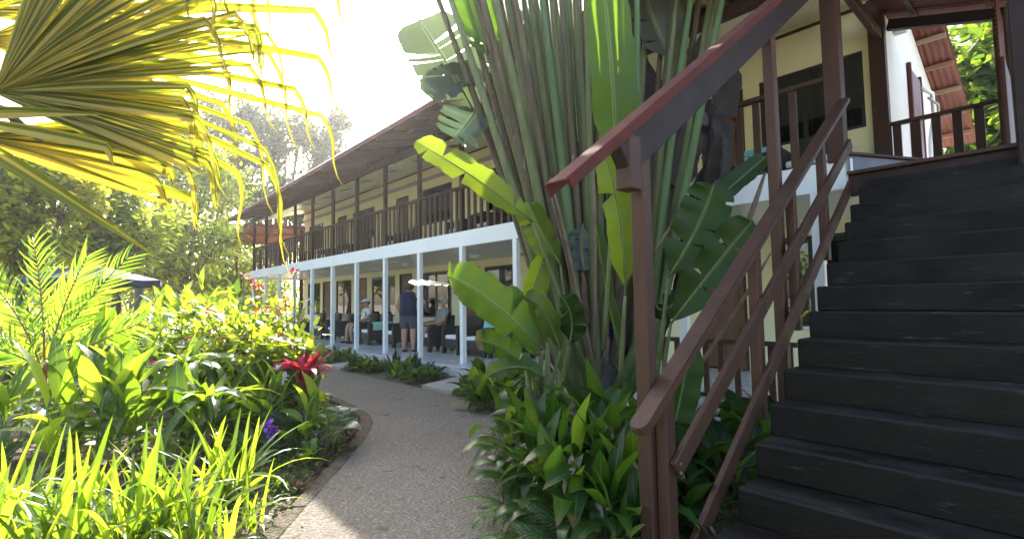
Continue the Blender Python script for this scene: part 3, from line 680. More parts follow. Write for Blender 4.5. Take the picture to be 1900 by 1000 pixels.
CH = [(18.3, 'dark wicker armchair farthest left on the veranda'), (17.1, 'dark wicker armchair left of the far wooden door'),
      (16.0, 'dark wicker armchair with a tan cushion left of the seated capped person'), (14.4, 'dark wicker armchair in which the person with the white cap sits'),
      (13.45, 'dark wicker armchair with mint and aqua towels over its arm'), (12.15, 'dark wicker armchair with white cushion left of the standing woman'),
      (10.45, 'dark wicker armchair in which the man in the grey shirt sits'), (9.35, 'dark wicker armchair right of the seated man, half behind a post'),
      (8.55, 'dark wicker armchair holding the turquoise pillow'), (7.75, 'dark wicker armchair farthest right, behind the lit banana leaf')]
for i, (y, lb) in enumerate(CH):
    armchair((6.9 + rnd.uniform(-.06, .06), y, ZF), math.pi + rnd.uniform(-.1, .1), lb, G1)
CHU = [(2.15, 'black wicker armchair by the stair landing window upstairs'), (2.95, 'black wicker armchair with teal pillow upstairs near the stairs'), (8.6, 'dark wicker armchair on the balcony behind the palm edge'),
       (9.6, 'dark wicker armchair on the balcony right of the hung towel'), (12.6, 'dark wicker armchair on the balcony below the middle window'), (15.6, 'dark wicker armchair on the balcony between the two far doors'), (17.4, 'dark wicker armchair on the balcony farthest left')]
for y, lb in CHU: armchair((7.2, y, ZB - .03), math.pi + rnd.uniform(-.1, .1), lb, 'black wicker armchairs on the upper balcony')
def pillow(me, x, y, z, label):
    tag(put('pillow', me, Matrix.Translation((x, y, z)) @ Matrix.Rotation(.25, 4, 'Y')), label, 'pillow')
pillow(PILLOW, 7.08, 8.55, ZF + .62, 'turquoise printed pillow on the armchair behind the white post')
pillow(PILLOW, 7.38, 2.95, ZB + .59, 'teal printed pillow on the upper balcony armchair by the stairs')
pillow(PILLOWT, 7.08, 16.0, ZF + .62, 'tan pillow standing on the armchair beside the capped person')
def drape(name, loc, wx, wy, drop, mat, label):
    mb = MB(); vs = []; n = 14; m = 6
    for i in range(n + 1):
        s = (i / n - .5) * (wy + 2 * drop)
        yy = max(-wy / 2, min(wy / 2, s)); zz = -max(0, abs(s) - wy / 2)
        for j in range(m + 1):
            xx = (j / m - .5) * wx; vs.append((xx + rnd.uniform(-.006, .006), yy + (.012 if zz < 0 else 0) * math.copysign(1, s) + .006 * math.sin(j * 2), zz + .006 * math.sin(j * 1.7 + i)))
    mb.add(vs, [(i * (m + 1) + j, i * (m + 1) + j + 1, (i + 1) * (m + 1) + j + 1, (i + 1) * (m + 1) + j) for i in range(n) for j in range(m)])
    me = mb.mesh(name, mat); o = put(name, me, Matrix.Translation(loc)); md = o.modifiers.new('t', 'SOLIDIFY'); md.thickness = .008
    tag(o, label, 'towel')
drape('towel', (6.75, 13.14, ZF + .63), .30, .10, .22, MINT, 'mint green towel over the arm of a veranda armchair')
drape('towel', (7.05, 13.14, ZF + .635), .24, .11, .12, AQUA, 'aqua blue towel next to the mint one on the chair arm')
drape('towel', (7.2, 9.9, ZB + .62), .3, .12, .25, WHITE, 'white towel over an upper balcony armchair')

# ------------------------------------------------------------------ people
def skinned(name, V, E, mat, parent, M, sub=2, root=0):
    bm = bmesh.new(); lay = bm.verts.layers.skin.verify(); vs = []
    for p, r in V:
        v = bm.verts.new(p); v[lay].radius = (r, r) if not isinstance(r, tuple) else r; vs.append(v)
    vs[root][lay].use_root = True
    for a, b in E: bm.edges.new((vs[a], vs[b]))
    me = bpy.data.meshes.new(name); bm.to_mesh(me); bm.free(); me.materials.append(mat)
    o = put(name, me, M, parent); s = o.modifiers.new('skin', 'SKIN'); s.use_smooth_shade = True
    s2 = o.modifiers.new('sub', 'SUBSURF'); s2.levels = sub; s2.render_levels = sub
    return o
def chain(n0, n): return [(n0 + i, n0 + i + 1) for i in range(n)]
def ellipsoid(name, c, r, mat, parent, M, cut=None, bumpy=0):
    bm = bmesh.new(); bmesh.ops.create_icosphere(bm, subdivisions=3, radius=1)
    rr = random.Random(5)
    for v in bm.verts:
        k = 1 + bumpy * math.sin(v.co.x * 9 + v.co.z * 7) * math.sin(v.co.y * 11)
        v.co = Vector((v.co.x * r[0] * k, v.co.y * r[1] * k, v.co.z * r[2] * k))
    if cut: bmesh.ops.delete(bm, geom=[v for v in bm.verts if cut(v.co)], context='VERTS')
    for f in bm.faces: f.smooth = True
    me = bpy.data.meshes.new(name); bm.to_mesh(me); bm.free(); me.materials.append(mat)
    o = put(name, me, M @ Matrix.Translation(c), parent)
    if cut: md = o.modifiers.new('t', 'SOLIDIFY'); md.thickness = -.012
    return o
def hand_mesh(parent, M, wrist, d, side, up):
    """palm and five separate fingers of unequal length, lightly curled, running from the wrist along d"""
    d = Vector(d).normalized(); side = Vector(side).normalized(); up = Vector(up).normalized(); w0 = Vector(wrist)
    mb = MB()
    vs = []
    tube_into(mb, [w0, w0 + d * .03, w0 + d * .075, w0 + d * .085], [.022, .034, .036, .02], 8)
    for k, (o, L) in enumerate(((-.028, .062), (-.010, .075), (.010, .07), (.027, .055))):
        a = w0 + d * .075 + side * o; tube_into(mb, [a, a + d * L * .45 - up * .006, a + d * L * .75 - up * .018, a + d * L * .92 - up * .034], [.0095, .009, .008, .006], 6)
    a = w0 + d * .025 - side * .028; tube_into(mb, [a, a + d * .03 - side * .02, a + d * .06 - side * .024 - up * .008], [.011, .010, .007], 6)
    put('hand', mb.mesh('hand', SKIN), M, parent)
def face(parent, M, hc, hair):
    for s in (-1, 1):
        ellipsoid('eye', hc + Vector((.078, s * .032, .012)), (.010, .014, .010), DARKC, parent, M)
        ellipsoid('ear', hc + Vector((-.005, s * .082, 0)), (.022, .012, .032), SKIN, parent, M)
    ellipsoid('nose', hc + Vector((.098, 0, -.018)), (.022, .015, .026), SKIN, parent, M)
    ellipsoid('mouth', hc + Vector((.082, 0, -.058)), (.010, .026, .007), REDCAP, parent, M)

def loft(name, rings, mat, parent, M, n=20):
    mb = MB(); vs = []
    for z, cx, rx, ry in rings:
        for k in range(n):
            a = 2 * math.pi * k / n; q = 1 + .02 * math.sin(k * 2.3 + z * 21); vs.append((cx + rx * q * math.cos(a), ry * q * math.sin(a), z))
    mb.add(vs, [(i * n + k, i * n + (k + 1) % n, (i + 1) * n + (k + 1) % n, (i + 1) * n + k) for i in range(len(rings) - 1) for k in range(n)])
    return put(name, mb.mesh(name, mat), M, parent)
def woman():
    loc = Vector((6.30, 10.68, ZF)); rz = R_(40)
    t = thing('person', 'standing person in navy sleeveless top and grey shorts seen from behind, hand on hip', 'person', loc, None, rz); W[t] = W[t] @ Matrix.Diagonal((1.14, 1.2, 1.04, 1)); t.matrix_basis = W[t]; B = W[t]
    V = [((0, 0, .86), .12), ((0, 0, 1.02), .10), ((.01, 0, 1.2), .105), ((0, 0, 1.31), .075), ((.0, 0, 1.40), .05), ((.02, 0, 1.47), .085), ((.015, 0, 1.545), .075)]
    E = chain(0, 6)
    for s in (-1, 1):      # legs
        n = len(V); V += [((0, s * .085, .80), .10), ((.01, s * .09, .50), .066), ((-.01, s * .092, .36), .062), ((0, s * .095, .10), .04), ((0, s * .095, .045), .04), ((.13, s * .105, .025), .03)]
        E += [(0, n)] + chain(n, 5)
    n = len(V)             # left arm hangs, slightly bent
    V += [((0, .15, 1.30), .055), ((-.02, .215, 1.05), .042), ((.10, .21, .86), .03)]; E += [(2, n)] + chain(n, 2)
    n = len(V)             # right arm, hand on hip
    V += [((0, -.15, 1.30), .055), ((-.10, -.36, 1.12), .04), ((.02, -.20, .98), .03)]; E += [(2, n)] + chain(n, 2)
    skinned('body', V, E, SKIN, t, B)
    hand_mesh(t, B, (.10, .21, .86), (.5, 0, -1), (1, 0, .4), (0, 1, 0)); hand_mesh(t, B, (.02, -.20, .98), (.6, .5, -.5), (1, 0, .4), (0, -1, 0))
    loft('top', [(.82, 0, .150, .185), (.92, 0, .142, .172), (1.02, 0, .132, .160), (1.14, .0, .138, .168), (1.24, .0, .135, .178), (1.31, -.005, .115, .175), (1.345, -.005, .085, .13), (1.37, 0, .062, .075)], NAVYT, t, B)
    V = [((0, 0, .90), (.16, .15)), ((0, 0, .80), (.15, .14)), ((.0, .085, .72), .105), ((.01, .095, .50), .092), ((0, -.085, .72), .105), ((.01, -.095, .50), .092)]
    skinned('shorts', V, [(0, 1), (1, 2), (2, 3), (1, 4), (4, 5)], GREYS, t, B)
    hc = Vector((.02, 0, 1.505))
    ellipsoid('hair', hc + Vector((-.012, 0, .015)), (.115, .108, .125), HAIRB, t, B, lambda c: c.x > .045 and c.z < .06, .05)
    face(t, B, hc, 1)
    for s in (-1, 1): ellipsoid('sandal', Vector((.05, s * .1, .018)), (.13, .045, .018), DARKC, t, B)
woman()
def sitter(loc, rz, label, shirt, shorts, hair, cap, pose):
    t = thing('person', label, 'person', loc, None, rz); B = W[t]      # origin on the floor under the seat, facing +X
    V = [((-.10, 0, .53), .13), ((-.15, 0, .68), .125), ((-.20, 0, .86), .135), ((-.22, 0, .99), .085), ((-.20, 0, 1.06), .05), ((-.165, 0, 1.13), .085), ((-.165, 0, 1.205), .072)]
    E = chain(0, 6)
    for s in (-1, 1):
        n = len(V); V += [((0, s * .10, .52), .095), ((.34, s * .12, .53), .068), ((.38, s * .12, .36), .058), ((.40 + pose[0] * (s > 0), s * .12, .11), .04), ((.40 + pose[0] * (s > 0), s * .12, .05), .04), ((.53 + pose[0] * (s > 0), s * .13, .03), .032)]
        E += [(0, n)] + chain(n, 5)
    for s in (-1, 1):
        n = len(V)
        if pose[1] and s < 0: q = [((-.20, s * .17, .95), .055), ((.02, s * .22, .80), .042), ((.02, s * .08, 1.04), .03)]; hd = ((-.3, .4, 1), (1, 0, 0), (0, 0, 1))
        else: q = [((-.20, s * .17, .95), .055), ((-.08, s * .27, .70), .042), ((.16, s * .27, .66), .03)]; hd = ((1, -s * .3, -.05), (0, 1, 0), (0, 0, 1))
        V += q; E += [(2, n)] + chain(n, 2); hand_mesh(t, B, q[2][0], *hd)
    skinned('body', V, E, SKIN, t, B)
    V = [((-.10, 0, .55), (.15, .145)), ((-.16, 0, .72), (.15, .145)), ((-.20, 0, .88), (.15, .145)), ((-.215, 0, .985), (.10, .10)), ((-.215, 0, 1.03), (.06, .06)), ((-.20, .15, .94), .075), ((-.12, .24, .79), .066), ((-.20, -.15, .94), .075), ((-.10, -.22, .82), .066)]
    skinned('shirt', V, chain(0, 4) + [(3, 5), (5, 6), (3, 7), (7, 8)], shirt, t, B)
    V = [((-.11, 0, .54), (.155, .15)), ((-.04, 0, .50), (.14, .13)), ((.06, .10, .52), .105), ((.27, .12, .53), .092), ((.06, -.10, .52), .105), ((.27, -.12, .53), .092)]
    skinned('shorts', V, [(0, 1), (1, 2), (2, 3), (1, 4), (4, 5)], shorts, t, B)
    hc = Vector((-.165, 0, 1.16))
    ellipsoid('hair', hc + Vector((-.012, 0, .022)), (.108, .100, .105), hair, t, B, lambda c: c.x > .02 and c.z < .05 or c.z < -.06, .03)
    face(t, B, hc, 1)
    if cap:
        ellipsoid('cap', hc + Vector((-.005, 0, .055)), (.118, .108, .085), CUSH, t, B, lambda c: c.z < -.005)
        ellipsoid('cap_brim', hc + Vector((.12, 0, .055)), (.075, .075, .010), CUSH, t, B)
    else:
        for s in (-1, 1):
            m = MB(); tube_into(m, [hc + Vector((.092, s * .036 + .026 * math.cos(a), .012 + .022 * math.sin(a))) for a in [2 * math.pi * k / 12 for k in range(13)]], [.004] * 13, 5)
            put('glasses', m.mesh('glasses', DARKC), B, t)
        ellipsoid('beard', hc + Vector((.05, 0, -.07)), (.045, .055, .035), hair, t, B)
    for s in (-1, 1): ellipsoid('shoe', Vector((.47 + pose[0] * (s > 0), s * .125, .035)), (.13, .048, .035), DARKC, t, B)
sitter(Vector((6.92, 10.45, ZF)), R_(168), 'white haired person with glasses in grey shirt sitting in a wicker armchair', GREYT, DARKC, HAIRW, False, (.05, 0))
sitter(Vector((6.86, 14.4, ZF)), R_(182), 'seated person in white cap and white shirt half hidden behind a post', CUSH, DARKC, HAIRB, True, (-.05, 1))
# ------------------------------------------------------------------ leaves
def prof(shape, s):
    if shape == 'lance': return max(0, math.sin(math.pi * min(1, s ** .75))) ** .85
    if shape == 'ovate': return max(0, math.sin(math.pi * s ** .6)) ** .8
    if shape == 'strap': return min(1, s * 6 + .45) * max(0, 1 - s ** 2.6) ** .75
    if shape == 'oblong': return min(1, (s / .24) ** .8 if s > 0 else 0) * max(0, 1 - ((s - .45) / .55) ** 6 if s > .45 else 1) ** .6
    if shape == 'heart': return (1 - s) ** .65 * (1.0 if s > .02 else .75)
    return 1
def blade_into(mb, L, Wd, e0, e1, n=6, shape='lance', fold=.3, stalk=0, sr=.005, bend=1.3, twist=0, wave=0, M=None, var=.5, side=0):
    """one leaf along +Y from the origin: elevation e0 at the base to e1 at the tip (degrees)"""
    vs = []; uv = []; fs = []
    y = z = x = 0.0
    if stalk:
        e = R_(e0); c, s_ = math.cos(e) * stalk, math.sin(e) * stalk
        for k in range(3):
            a = 2 * math.pi * k / 3; ox, oz = sr * math.cos(a), sr * math.sin(a)
            vs += [(ox, 0, oz), (ox * .7, c, s_ + oz * .7)]; uv += [(.5, 0), (.5, 0)]
        fs += [(0, 2, 3, 1), (2, 4, 5, 3), (4, 0, 1, 5)]; y, z = c, s_
    b = len(vs)
    for i in range(n + 1):
        s = i / n; e = R_(e0 + (e1 - e0) * s ** bend)
        if i: y += math.cos(e) * L / n; z += math.sin(e) * L / n; x += side * L / n * s
        w2 = Wd / 2 * prof(shape, s); nx = -math.sin(e); nz = math.cos(e); tw = twist * s
        f = fold + wave * math.sin(s * 13)
        for sg in (-1, 0, 1):
            lx = sg * w2 * math.cos(f); up = abs(sg) * w2 * math.sin(f) + sg * tw * w2
            vs.append((x + lx, y + nx * up, z + nz * up)); uv.append((.5 + .5 * sg, s))
    for i in range(n):
        for k in range(2):
            q = b + i * 3 + k; fs.append((q, q + 1, q + 4, q + 3))
    if M is not None: vs = [M @ Vector(p) for p in vs]
    mb.add(vs, fs, uv, var)
_lv = {}
def variants(key, mat, specs):
    if key not in _lv:
        out = []
        for sp in specs:
            mb = MB(); blade_into(mb, **sp); out.append(mb.mesh(key, mat))
        _lv[key] = out
    return _lv[key]
def fanspec(es, L, Wd, **kw):
    out = []
    for k, (e0, e1) in enumerate(es):
        for j in range(2):
            d = dict(L=L * (1, .85)[j], Wd=Wd * (1, 1.1)[j], e0=e0 + 4 * j, e1=e1 - 12 * j, twist=(.15, -.25)[j], side=(.05, -.08)[j]); d.update(kw); out.append(d)
    return out
STRAP = variants('strap', L_LIME, fanspec([(86, 72), (78, 48), (68, 20), (58, -20)], .62, .038, n=7, shape='strap', fold=.35))
GING = variants('ginger', L_BROAD, fanspec([(78, 50), (60, 5), (42, -30), (20, -50)], .50, .105, n=7, shape='lance', fold=.30, stalk=.04, wave=.08))
DRAC = variants('dracaena', L_BROAD, fanspec([(80, 50), (62, -10), (45, -50), (20, -75)], .60, .085, n=8, shape='lance', fold=.28, wave=.06))
CURC = variants('curculigo', L_MID, fanspec([(84, 55), (72, 5), (58, -35), (42, -60)], .36, .105, n=8, shape='lance', fold=.2, stalk=.26, sr=.006, wave=.1))
AGLA = variants('aglaonema', L_GREEN, fanspec([(74, 40), (55, -5), (35, -35)], .24, .085, n=5, shape='ovate', fold=.25, stalk=.10, sr=.004))
AGLD = variants('aglaonema_dark', L_DARK, fanspec([(74, 40), (55, -5), (35, -35)], .24, .08, n=5, shape='ovate', fold=.25, stalk=.10, sr=.004))
SILV = variants('silver', L_SILV, fanspec([(74, 40), (50, -5), (30, -30)], .20, .05, n=5, shape='lance', fold=.2, stalk=.06, sr=.004))
CORD = variants('cordyline', L_RED, fanspec([(84, 66), (70, 40), (55, 5), (38, -25)], .42, .095, n=6, shape='lance', fold=.35, stalk=.04))
RHOE = variants('rhoeo', L_PURP, fanspec([(75, 50), (55, 20), (35, 0)], .17, .035, n=4, shape='strap', fold=.4))
SNAKE = variants('snake', L_SNAKE, fanspec([(88, 80), (82, 74)], .42, .055, n=4, shape='strap', fold=.3))
DIEF = variants('broad_green', L_GREEN, fanspec([(78, 45), (58, -5), (40, -40)], .34, .15, n=6, shape='ovate', fold=.25, stalk=.14, sr=.006))
CALA = variants('caladium', L_CALA, fanspec([(60, -25), (45, -35)], .26, .26, n=5, shape='heart', fold=.12, stalk=.30, sr=.005))
HEART = variants('heart', L_LIME, fanspec([(75, 20), (60, -30)], .17, .15, n=5, shape='heart', fold=.15, stalk=.20, sr=.004))
TI = variants('ti', L_LIME, fanspec([(80, 60), (60, 20), (40, -15)], .40, .12, n=6, shape='lance', fold=.3, stalk=.06, wave=.05))
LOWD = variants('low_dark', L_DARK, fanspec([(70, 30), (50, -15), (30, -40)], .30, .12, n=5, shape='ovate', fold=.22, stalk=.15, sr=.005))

def rosette(t, leaves, n, base, scale=1.0, jit=.12, r=None, az0=None, lean=0, z0=0, zs=0):
    """n leaf objects around base: inner ones upright, outer ones low"""
    r = r or rnd; nv = len(leaves); az = r.uniform(0, 6.28) if az0 is None else az0
    for i in range(n):
        f = (i + .5) / n
        k = min(nv - 1, max(0, int(f * nv + r.uniform(-.7, .7))))
        a = az + i * 2.39996 + r.uniform(-.25, .25); s = scale * r.uniform(.72, 1.12)
        off = Vector((r.uniform(-1, 1), r.uniform(-1, 1), 0)) * jit * .25
        m = Matrix.Translation(Vector(base) + off + Vector((0, 0, z0 + zs * (1 - f)))) @ Matrix.Rotation(a, 4, 'Z') @ Matrix.Rotation(r.uniform(-.12, .12), 4, 'X') @ Matrix.Rotation(r.uniform(-.25, .25), 4, 'Y') @ Matrix.Scale(s, 4)
        put('leaf', leaves[k], m, t)
def rosette_plant(name, label, cat, group, loc, leaves, n, scale=1.0, jit=.12, stem=0, stem_mat=CANE, sr=.015, zs=None):
    t = thing(name, label, cat, loc, group); loc = Vector(loc)
    if stem:
        top = loc + Vector((rnd.uniform(-.08, .08), rnd.uniform(-.08, .08), stem))
        tube('stem', t, bez(loc + Vector((0, 0, -.05)), loc + Vector((0, 0, stem * .5)), top, 5), [sr * (1.2 - .08 * i) for i in range(6)], stem_mat, 7)
        rosette(t, leaves, n, top, scale, jit * .2, zs=-(zs or 0), z0=0)
    else: rosette(t, leaves, n, loc, scale, jit)
    return t
def cane_plant(name, label, cat, group, loc, leaves, canes, h, per, scale=1.0, spread=.2, mat=STALK, sr=.011, start=.25, lean=.12):
    """several canes, leaves alternating up each of them"""
    t = thing(name, label, cat, loc, group); loc = Vector(loc)
    for c in range(canes):
        a = rnd.uniform(0, 6.28); rr = spread * rnd.random() ** .5; hh = h * rnd.uniform(.7, 1.08)
        b = loc + Vector((math.cos(a) * rr, math.sin(a) * rr, -.04)); dx = Vector((math.cos(a), math.sin(a), 0)) * lean * hh * rnd.uniform(.2, 1.3)
        pts = bez(b, b + Vector((0, 0, hh * .55)), b + dx + Vector((0, 0, hh)), 6)
        tube('cane', t, pts, [sr * (1 - .1 * i) for i in range(7)], mat, 6)
        az = rnd.uniform(0, 6.28)
        for i in range(per):
            f = start + (1 - start) * (i + rnd.random() * .4) / per; f = min(f, .99)
            k = int(f * 6); p = pts[k].lerp(pts[min(6, k + 1)], f * 6 - k)
            top = i >= per - 2
            li = (rnd.choice([0, 1]) if top else rnd.choice(range(2, len(leaves))))
            m = Matrix.Translation(p) @ Matrix.Rotation(az + i * (math.pi + .35) + rnd.uniform(-.4, .4), 4, 'Z') @ Matrix.Rotation(rnd.uniform(-.3, .3), 4, 'Y') @ Matrix.Scale(scale * rnd.uniform(.7, 1.1), 4)
            put('leaf', leaves[li], m, t)
    return t
def leaf_cloud(mb, pts, nper, size, rad, asp=.42, up=.3, r=None, cup=.3):
    """many small leaves spread round the given points, six corners each"""
    r = r or rnd
    for p in pts:
        for _ in range(nper):
            d = Vector((r.gauss(0, 1), r.gauss(0, 1), r.gauss(0, 1) + up)); d.normalize()
            q = Vector(p) + d * rad * r.random() ** .5
            a = (d + Vector((r.uniform(-.6, .6), r.uniform(-.6, .6), r.uniform(-.7, .3)))).normalized()
            s = a.cross(Vector((r.uniform(-.4, .4), r.uniform(-.4, .4), 1))); 
            if s.length < .05: continue
            s.normalize(); nn = s.cross(a); L = size * r.uniform(.6, 1.25); w_ = L * asp
            m1 = q + a * L * .35; m2 = q + a * L * .72; dn = nn * (-cup * w_ * .4)
            vs = [q, m1 + s * w_ * .5, m2 + s * w_ * .38, q + a * L + dn, m2 - s * w_ * .38, m1 - s * w_ * .5, m1 + dn * .8, m2 + dn]
            mb.add(vs, [(0, 1, 6), (0, 6, 5), (6, 1, 2, 7), (5, 6, 7, 4), (7, 2, 3), (4, 7, 3)], [(.5, 0), (1, .35), (1, .7), (.5, 1), (0, .7), (0, .35), (.5, .35), (.5, .7)], r.random())
def shrub(name, label, cat, group, loc, h, rad, mat, n, size, flowers=None, stems=6, asp=.42):
    t = thing(name, label, cat, loc, group); loc = Vector(loc); tips = []; ms = MB()
    for k in range(stems):
        a = rnd.uniform(0, 6.28); rr = rad * rnd.uniform(.3, .95); hh = h * rnd.uniform(.65, 1.0)
        p = bez(loc + Vector((0, 0, -.05)), loc + Vector((math.cos(a) * rr * .25, math.sin(a) * rr * .25, hh * .6)), loc + Vector((math.cos(a) * rr, math.sin(a) * rr, hh)), 5)
        tube_into(ms, p, [.012 - .0016 * i for i in range(6)], 5); tips += [p[2], p[3], p[4], p[4], p[5], p[5]]
        for j in range(4):
            b = p[rnd.choice((2, 3, 4))]; e = b + Vector((rnd.uniform(-1, 1) * rad * .45, rnd.uniform(-1, 1) * rad * .45, rnd.uniform(.1, .3) * h)); tube_into(ms, [b, e], [.006, .003], 4); tips += [e, b.lerp(e, .5)]
    put('stems', ms.mesh('stems', CANE), None, t)
    mb = MB(); leaf_cloud(mb, tips, max(1, n // len(tips)), size, rad * .30, asp)
    fo = put('foliage', mb.mesh('foliage', mat), None, t); stuff(fo)
    if flowers:
        for k in range(flowers[1]):
            p = rnd.choice(tips[4:]) + Vector((rnd.uniform(-.1, .1), rnd.uniform(-.1, .1), rnd.uniform(.03, .14)))
            m = MB(); leaf_cloud(m, [p], 14, flowers[2], flowers[2] * .8, .6, 1.0); put('flower_head', m.mesh('flower', flowers[0]), None, t)
    return t

# big hand-placed paddle leaf
def paddle(parent, pts, width, facing, mat, tears=0, fold=.22, seed=0, rib_mat=STALK, droop=.0, name='leaf', wave=.012, rr=.009, shape='oblong'):
    """leaf blade along the midrib points (curve through 3), cut into strips where the wind tore it"""
    r = random.Random(seed); P_ = bez(pts[0], pts[1] * 2 - (pts[0] + pts[2]) / 2, pts[2], 40); mb = MB(); facing = Vector(facing).normalized(); NSg = 22
    def frame(s):
        i = min(39, int(s * 40)); p = P_[i].lerp(P_[i + 1], s * 40 - i); t = (P_[min(40, i + 2)] - P_[max(0, i - 1)]).normalized()
        sd_ = t.cross(facing).normalized(); return p, t, sd_, sd_.cross(t)
    ph = r.uniform(0, 6)
    for sg in (-1, 1):
        cuts = sorted([0] + [r.uniform(.08, .95) for _ in range(tears)] + [1])
        for a, b in zip(cuts, cuts[1:]):
            k = max(1, int(round((b - a) * NSg))); gap = r.uniform(.05, .22) if tears else 0; hang = r.uniform(0, droop) if tears else 0; rows = []
            for i in range(k + 1):
                s = a + (b - a) * i / k; row = []
                for c in range(4):
                    cf = c / 3; s2 = s + ((a + b) / 2 - s) * gap * cf; p, t, sd_, nn = frame(min(.999, max(0, s2))); w2 = width / 2 * prof(shape, s) * cf
                    ang = fold + hang * cf
                    q = p + sd_ * sg * w2 * math.cos(ang) + nn * (w2 * math.sin(ang) + wave * cf * math.sin(s * 26 + ph + sg) + wave * .7 * cf * math.sin(s * 61 + ph)) + Vector((0, 0, -1)) * hang * w2 * .6 + t * w2 * .18
                    row.append((q, (.5 + .5 * sg * cf, s)))
                rows.append(row)
            vs = [q for row in rows for q, _ in row]; uv = [u for row in rows for _, u in row]
            mb.add(vs, [(i * 4 + c, i * 4 + c + 1, (i + 1) * 4 + c + 1, (i + 1) * 4 + c) for i in range(k) for c in range(3)], uv, .3)
    o = put(name, mb.mesh(name, mat), None, parent)
    if rib_mat: tube('midrib', o, P_[::4], [rr * (1.1 - i / 11) + .002 for i in range(11)], rib_mat, 6)
    return o
# ------------------------------------------------------------------ traveller's palm by the stairs
CAMD = (-CF)                       # towards the viewer's side of the garden
tp = gd(1105, 5.15)
TP = thing('traveller_palm', 'huge fan of long grey green leaf stalks rising beside the staircase', 'palm', tp)
mb = MB(); tube_into(mb, [tp + Vector((0, 0, -.1)), tp + Vector((0, 0, .25)), tp + Vector((0, 0, .6)), tp + Vector((0, 0, .95))], [.30, .27, .25, .16], 12)
put('trunk', mb.mesh('trunk', DEADG), None, TP)
PET = [(1035, 815, 4.95, 0), (1045, 868, 5.05, 2), (1050, 905, 4.9, 0), (1056, 927, 5.1, 0), (1064, 946, 4.95, 2), (1070, 974, 5.1, 0), (1075, 998, 4.9, 1), (1082, 1016, 5.05, 0), (1090, 1036, 4.95, 2), (1096, 1064, 5.1, 0),
       (1104, 1084, 4.9, 0), (1150, 1160, 5.0, 2), (1186, 1182, 4.85, 1), (1198, 1262, 5.05, 0), (1204, 1290, 4.9, 1), (1210, 1328, 5.0, 0), (1216, 1352, 4.85, 1), (1205, 1305, 5.3, 2), (1212, 1340, 5.35, 0),
       (1040, 842, 5.35, 2), (1055, 888, 5.4, 0), (1067, 956, 5.35, 0), (1085, 1008, 5.4, 2), (1100, 1052, 5.35, 0), (1122, 1128, 5.45, 2), (1165, 1205, 5.4, 0), (1188, 1236, 5.4, 2), (1030, 790, 5.3, 2),
       (1048, 858, 5.2, 0), (1060, 935, 5.25, 2), (1078, 985, 5.3, 0), (1092, 1025, 5.25, 0), (1108, 1098, 5.3, 2), (1070, 915, 5.5, 2), (1088, 965, 5.55, 0), (1196, 1255, 5.2, 2), (1130, 1145, 5.3, 0),
       (1052, 880, 5.0, 2), (1062, 962, 5.2, 0), (1086, 1046, 5.15, 1), (1098, 1074, 5.25, 2), (1116, 1112, 5.15, 0), (1142, 1170, 5.5, 2), (1192, 1275, 5.5, 0)]
for k, (xb, xt, d, mt) in enumerate(PET):
    a = at(xb * .45 + 1105 * .55, 735, d); m_ = at((xb + xt) / 2 + (xb - xt) * .06 + rnd.uniform(-3, 3), 310, d); b = at(xt, -60, d + rnd.uniform(-.15, .1))
    a0 = at(xb, 640, d)
    pts = [a] + bez(a0, m_ * 2 - (a0 + b) / 2, b, 8); r0 = rnd.uniform(.038, .058)
    tube('petiole', TP, pts, [r0 * 1.7, r0 * 1.45] + [r0 * (1.12 - .07 * i) for i in range(1, 9)], (PETIOLE, PETIOLE2, PETIOLE3)[mt], 9)
    di = (b - m_).normalized(); L = rnd.uniform(1.7, 2.2); side = rnd.uniform(-1, 1)
    q = b + di * .05; e = q + di * L * .8 + Vector((di.x * .5, di.y * .5, -.15)) * L * .6
    paddle(TP, [q, q + di * L * .55, e], rnd.uniform(.5, .62), CAMD + CR * side * 1.2, L_BANANA if k % 3 else L_TRAV, 5, .2, k, PETIOLE, .5)
# fibrous sheaths and dead hanging leaves between the stalks
for k, (x0, y0, x1, y1, d, w_) in enumerate([(1285, 170, 1240, 350, 5.25, .42), (1320, 200, 1290, 400, 5.3, .36), (1250, 250, 1225, 480, 5.45, .34), (1340, 240, 1330, 370, 5.2, .2), (1180, 300, 1175, 560, 5.5, .3), (1085, 420, 1100, 560, 5.5, .2), (1300, 60, 1270, 260, 5.45, .5), (1345, 90, 1310, 300, 5.5, .45), (1260, 120, 1235, 330, 5.55, .45), (1310, 300, 1275, 470, 5.4, .4), (1275, 380, 1245, 560, 5.35, .36), (1200, 100, 1190, 330, 5.65, .4), (1330, 330, 1320, 440, 5.35, .22), (1140, 560, 1150, 700, 5.3, .3), (1040, 560, 1060, 690, 5.3, .25)]):
    a, b = at(x0, y0, d), at(x1, y1, d); paddle(TP, [a, (a + b) / 2 + CAMD * .06, b], w_, CAMD + CR * rnd.uniform(-.6, .6), DEADG, 1, .45, 50 + k, None, .6, 'dead_leaf', .012)
for k, (x0, y0, x1, y1, d, r0) in enumerate([(1103, 690, 1022, 330, 4.75, .02), (1098, 690, 1017, 340, 4.8, .017), (1102, 660, 1101, 300, 4.8, .022), (1215, 470, 1290, 330, 4.5, .016), (1330, 560, 1420, 320, 4.6, .03), (1260, 700, 1335, 560, 4.4, .018), (1290, 690, 1430, 470, 4.5, .02)]):
    a, b = at(x0, y0, d), at(x1, y1, d); tube('dead_stalk', TP, bez(a, (a + b) / 2 + CR * .03, b, 5), [r0, r0, r0 * .9, r0 * .9, r0 * .8, r0 * .4], DEADL, 6)
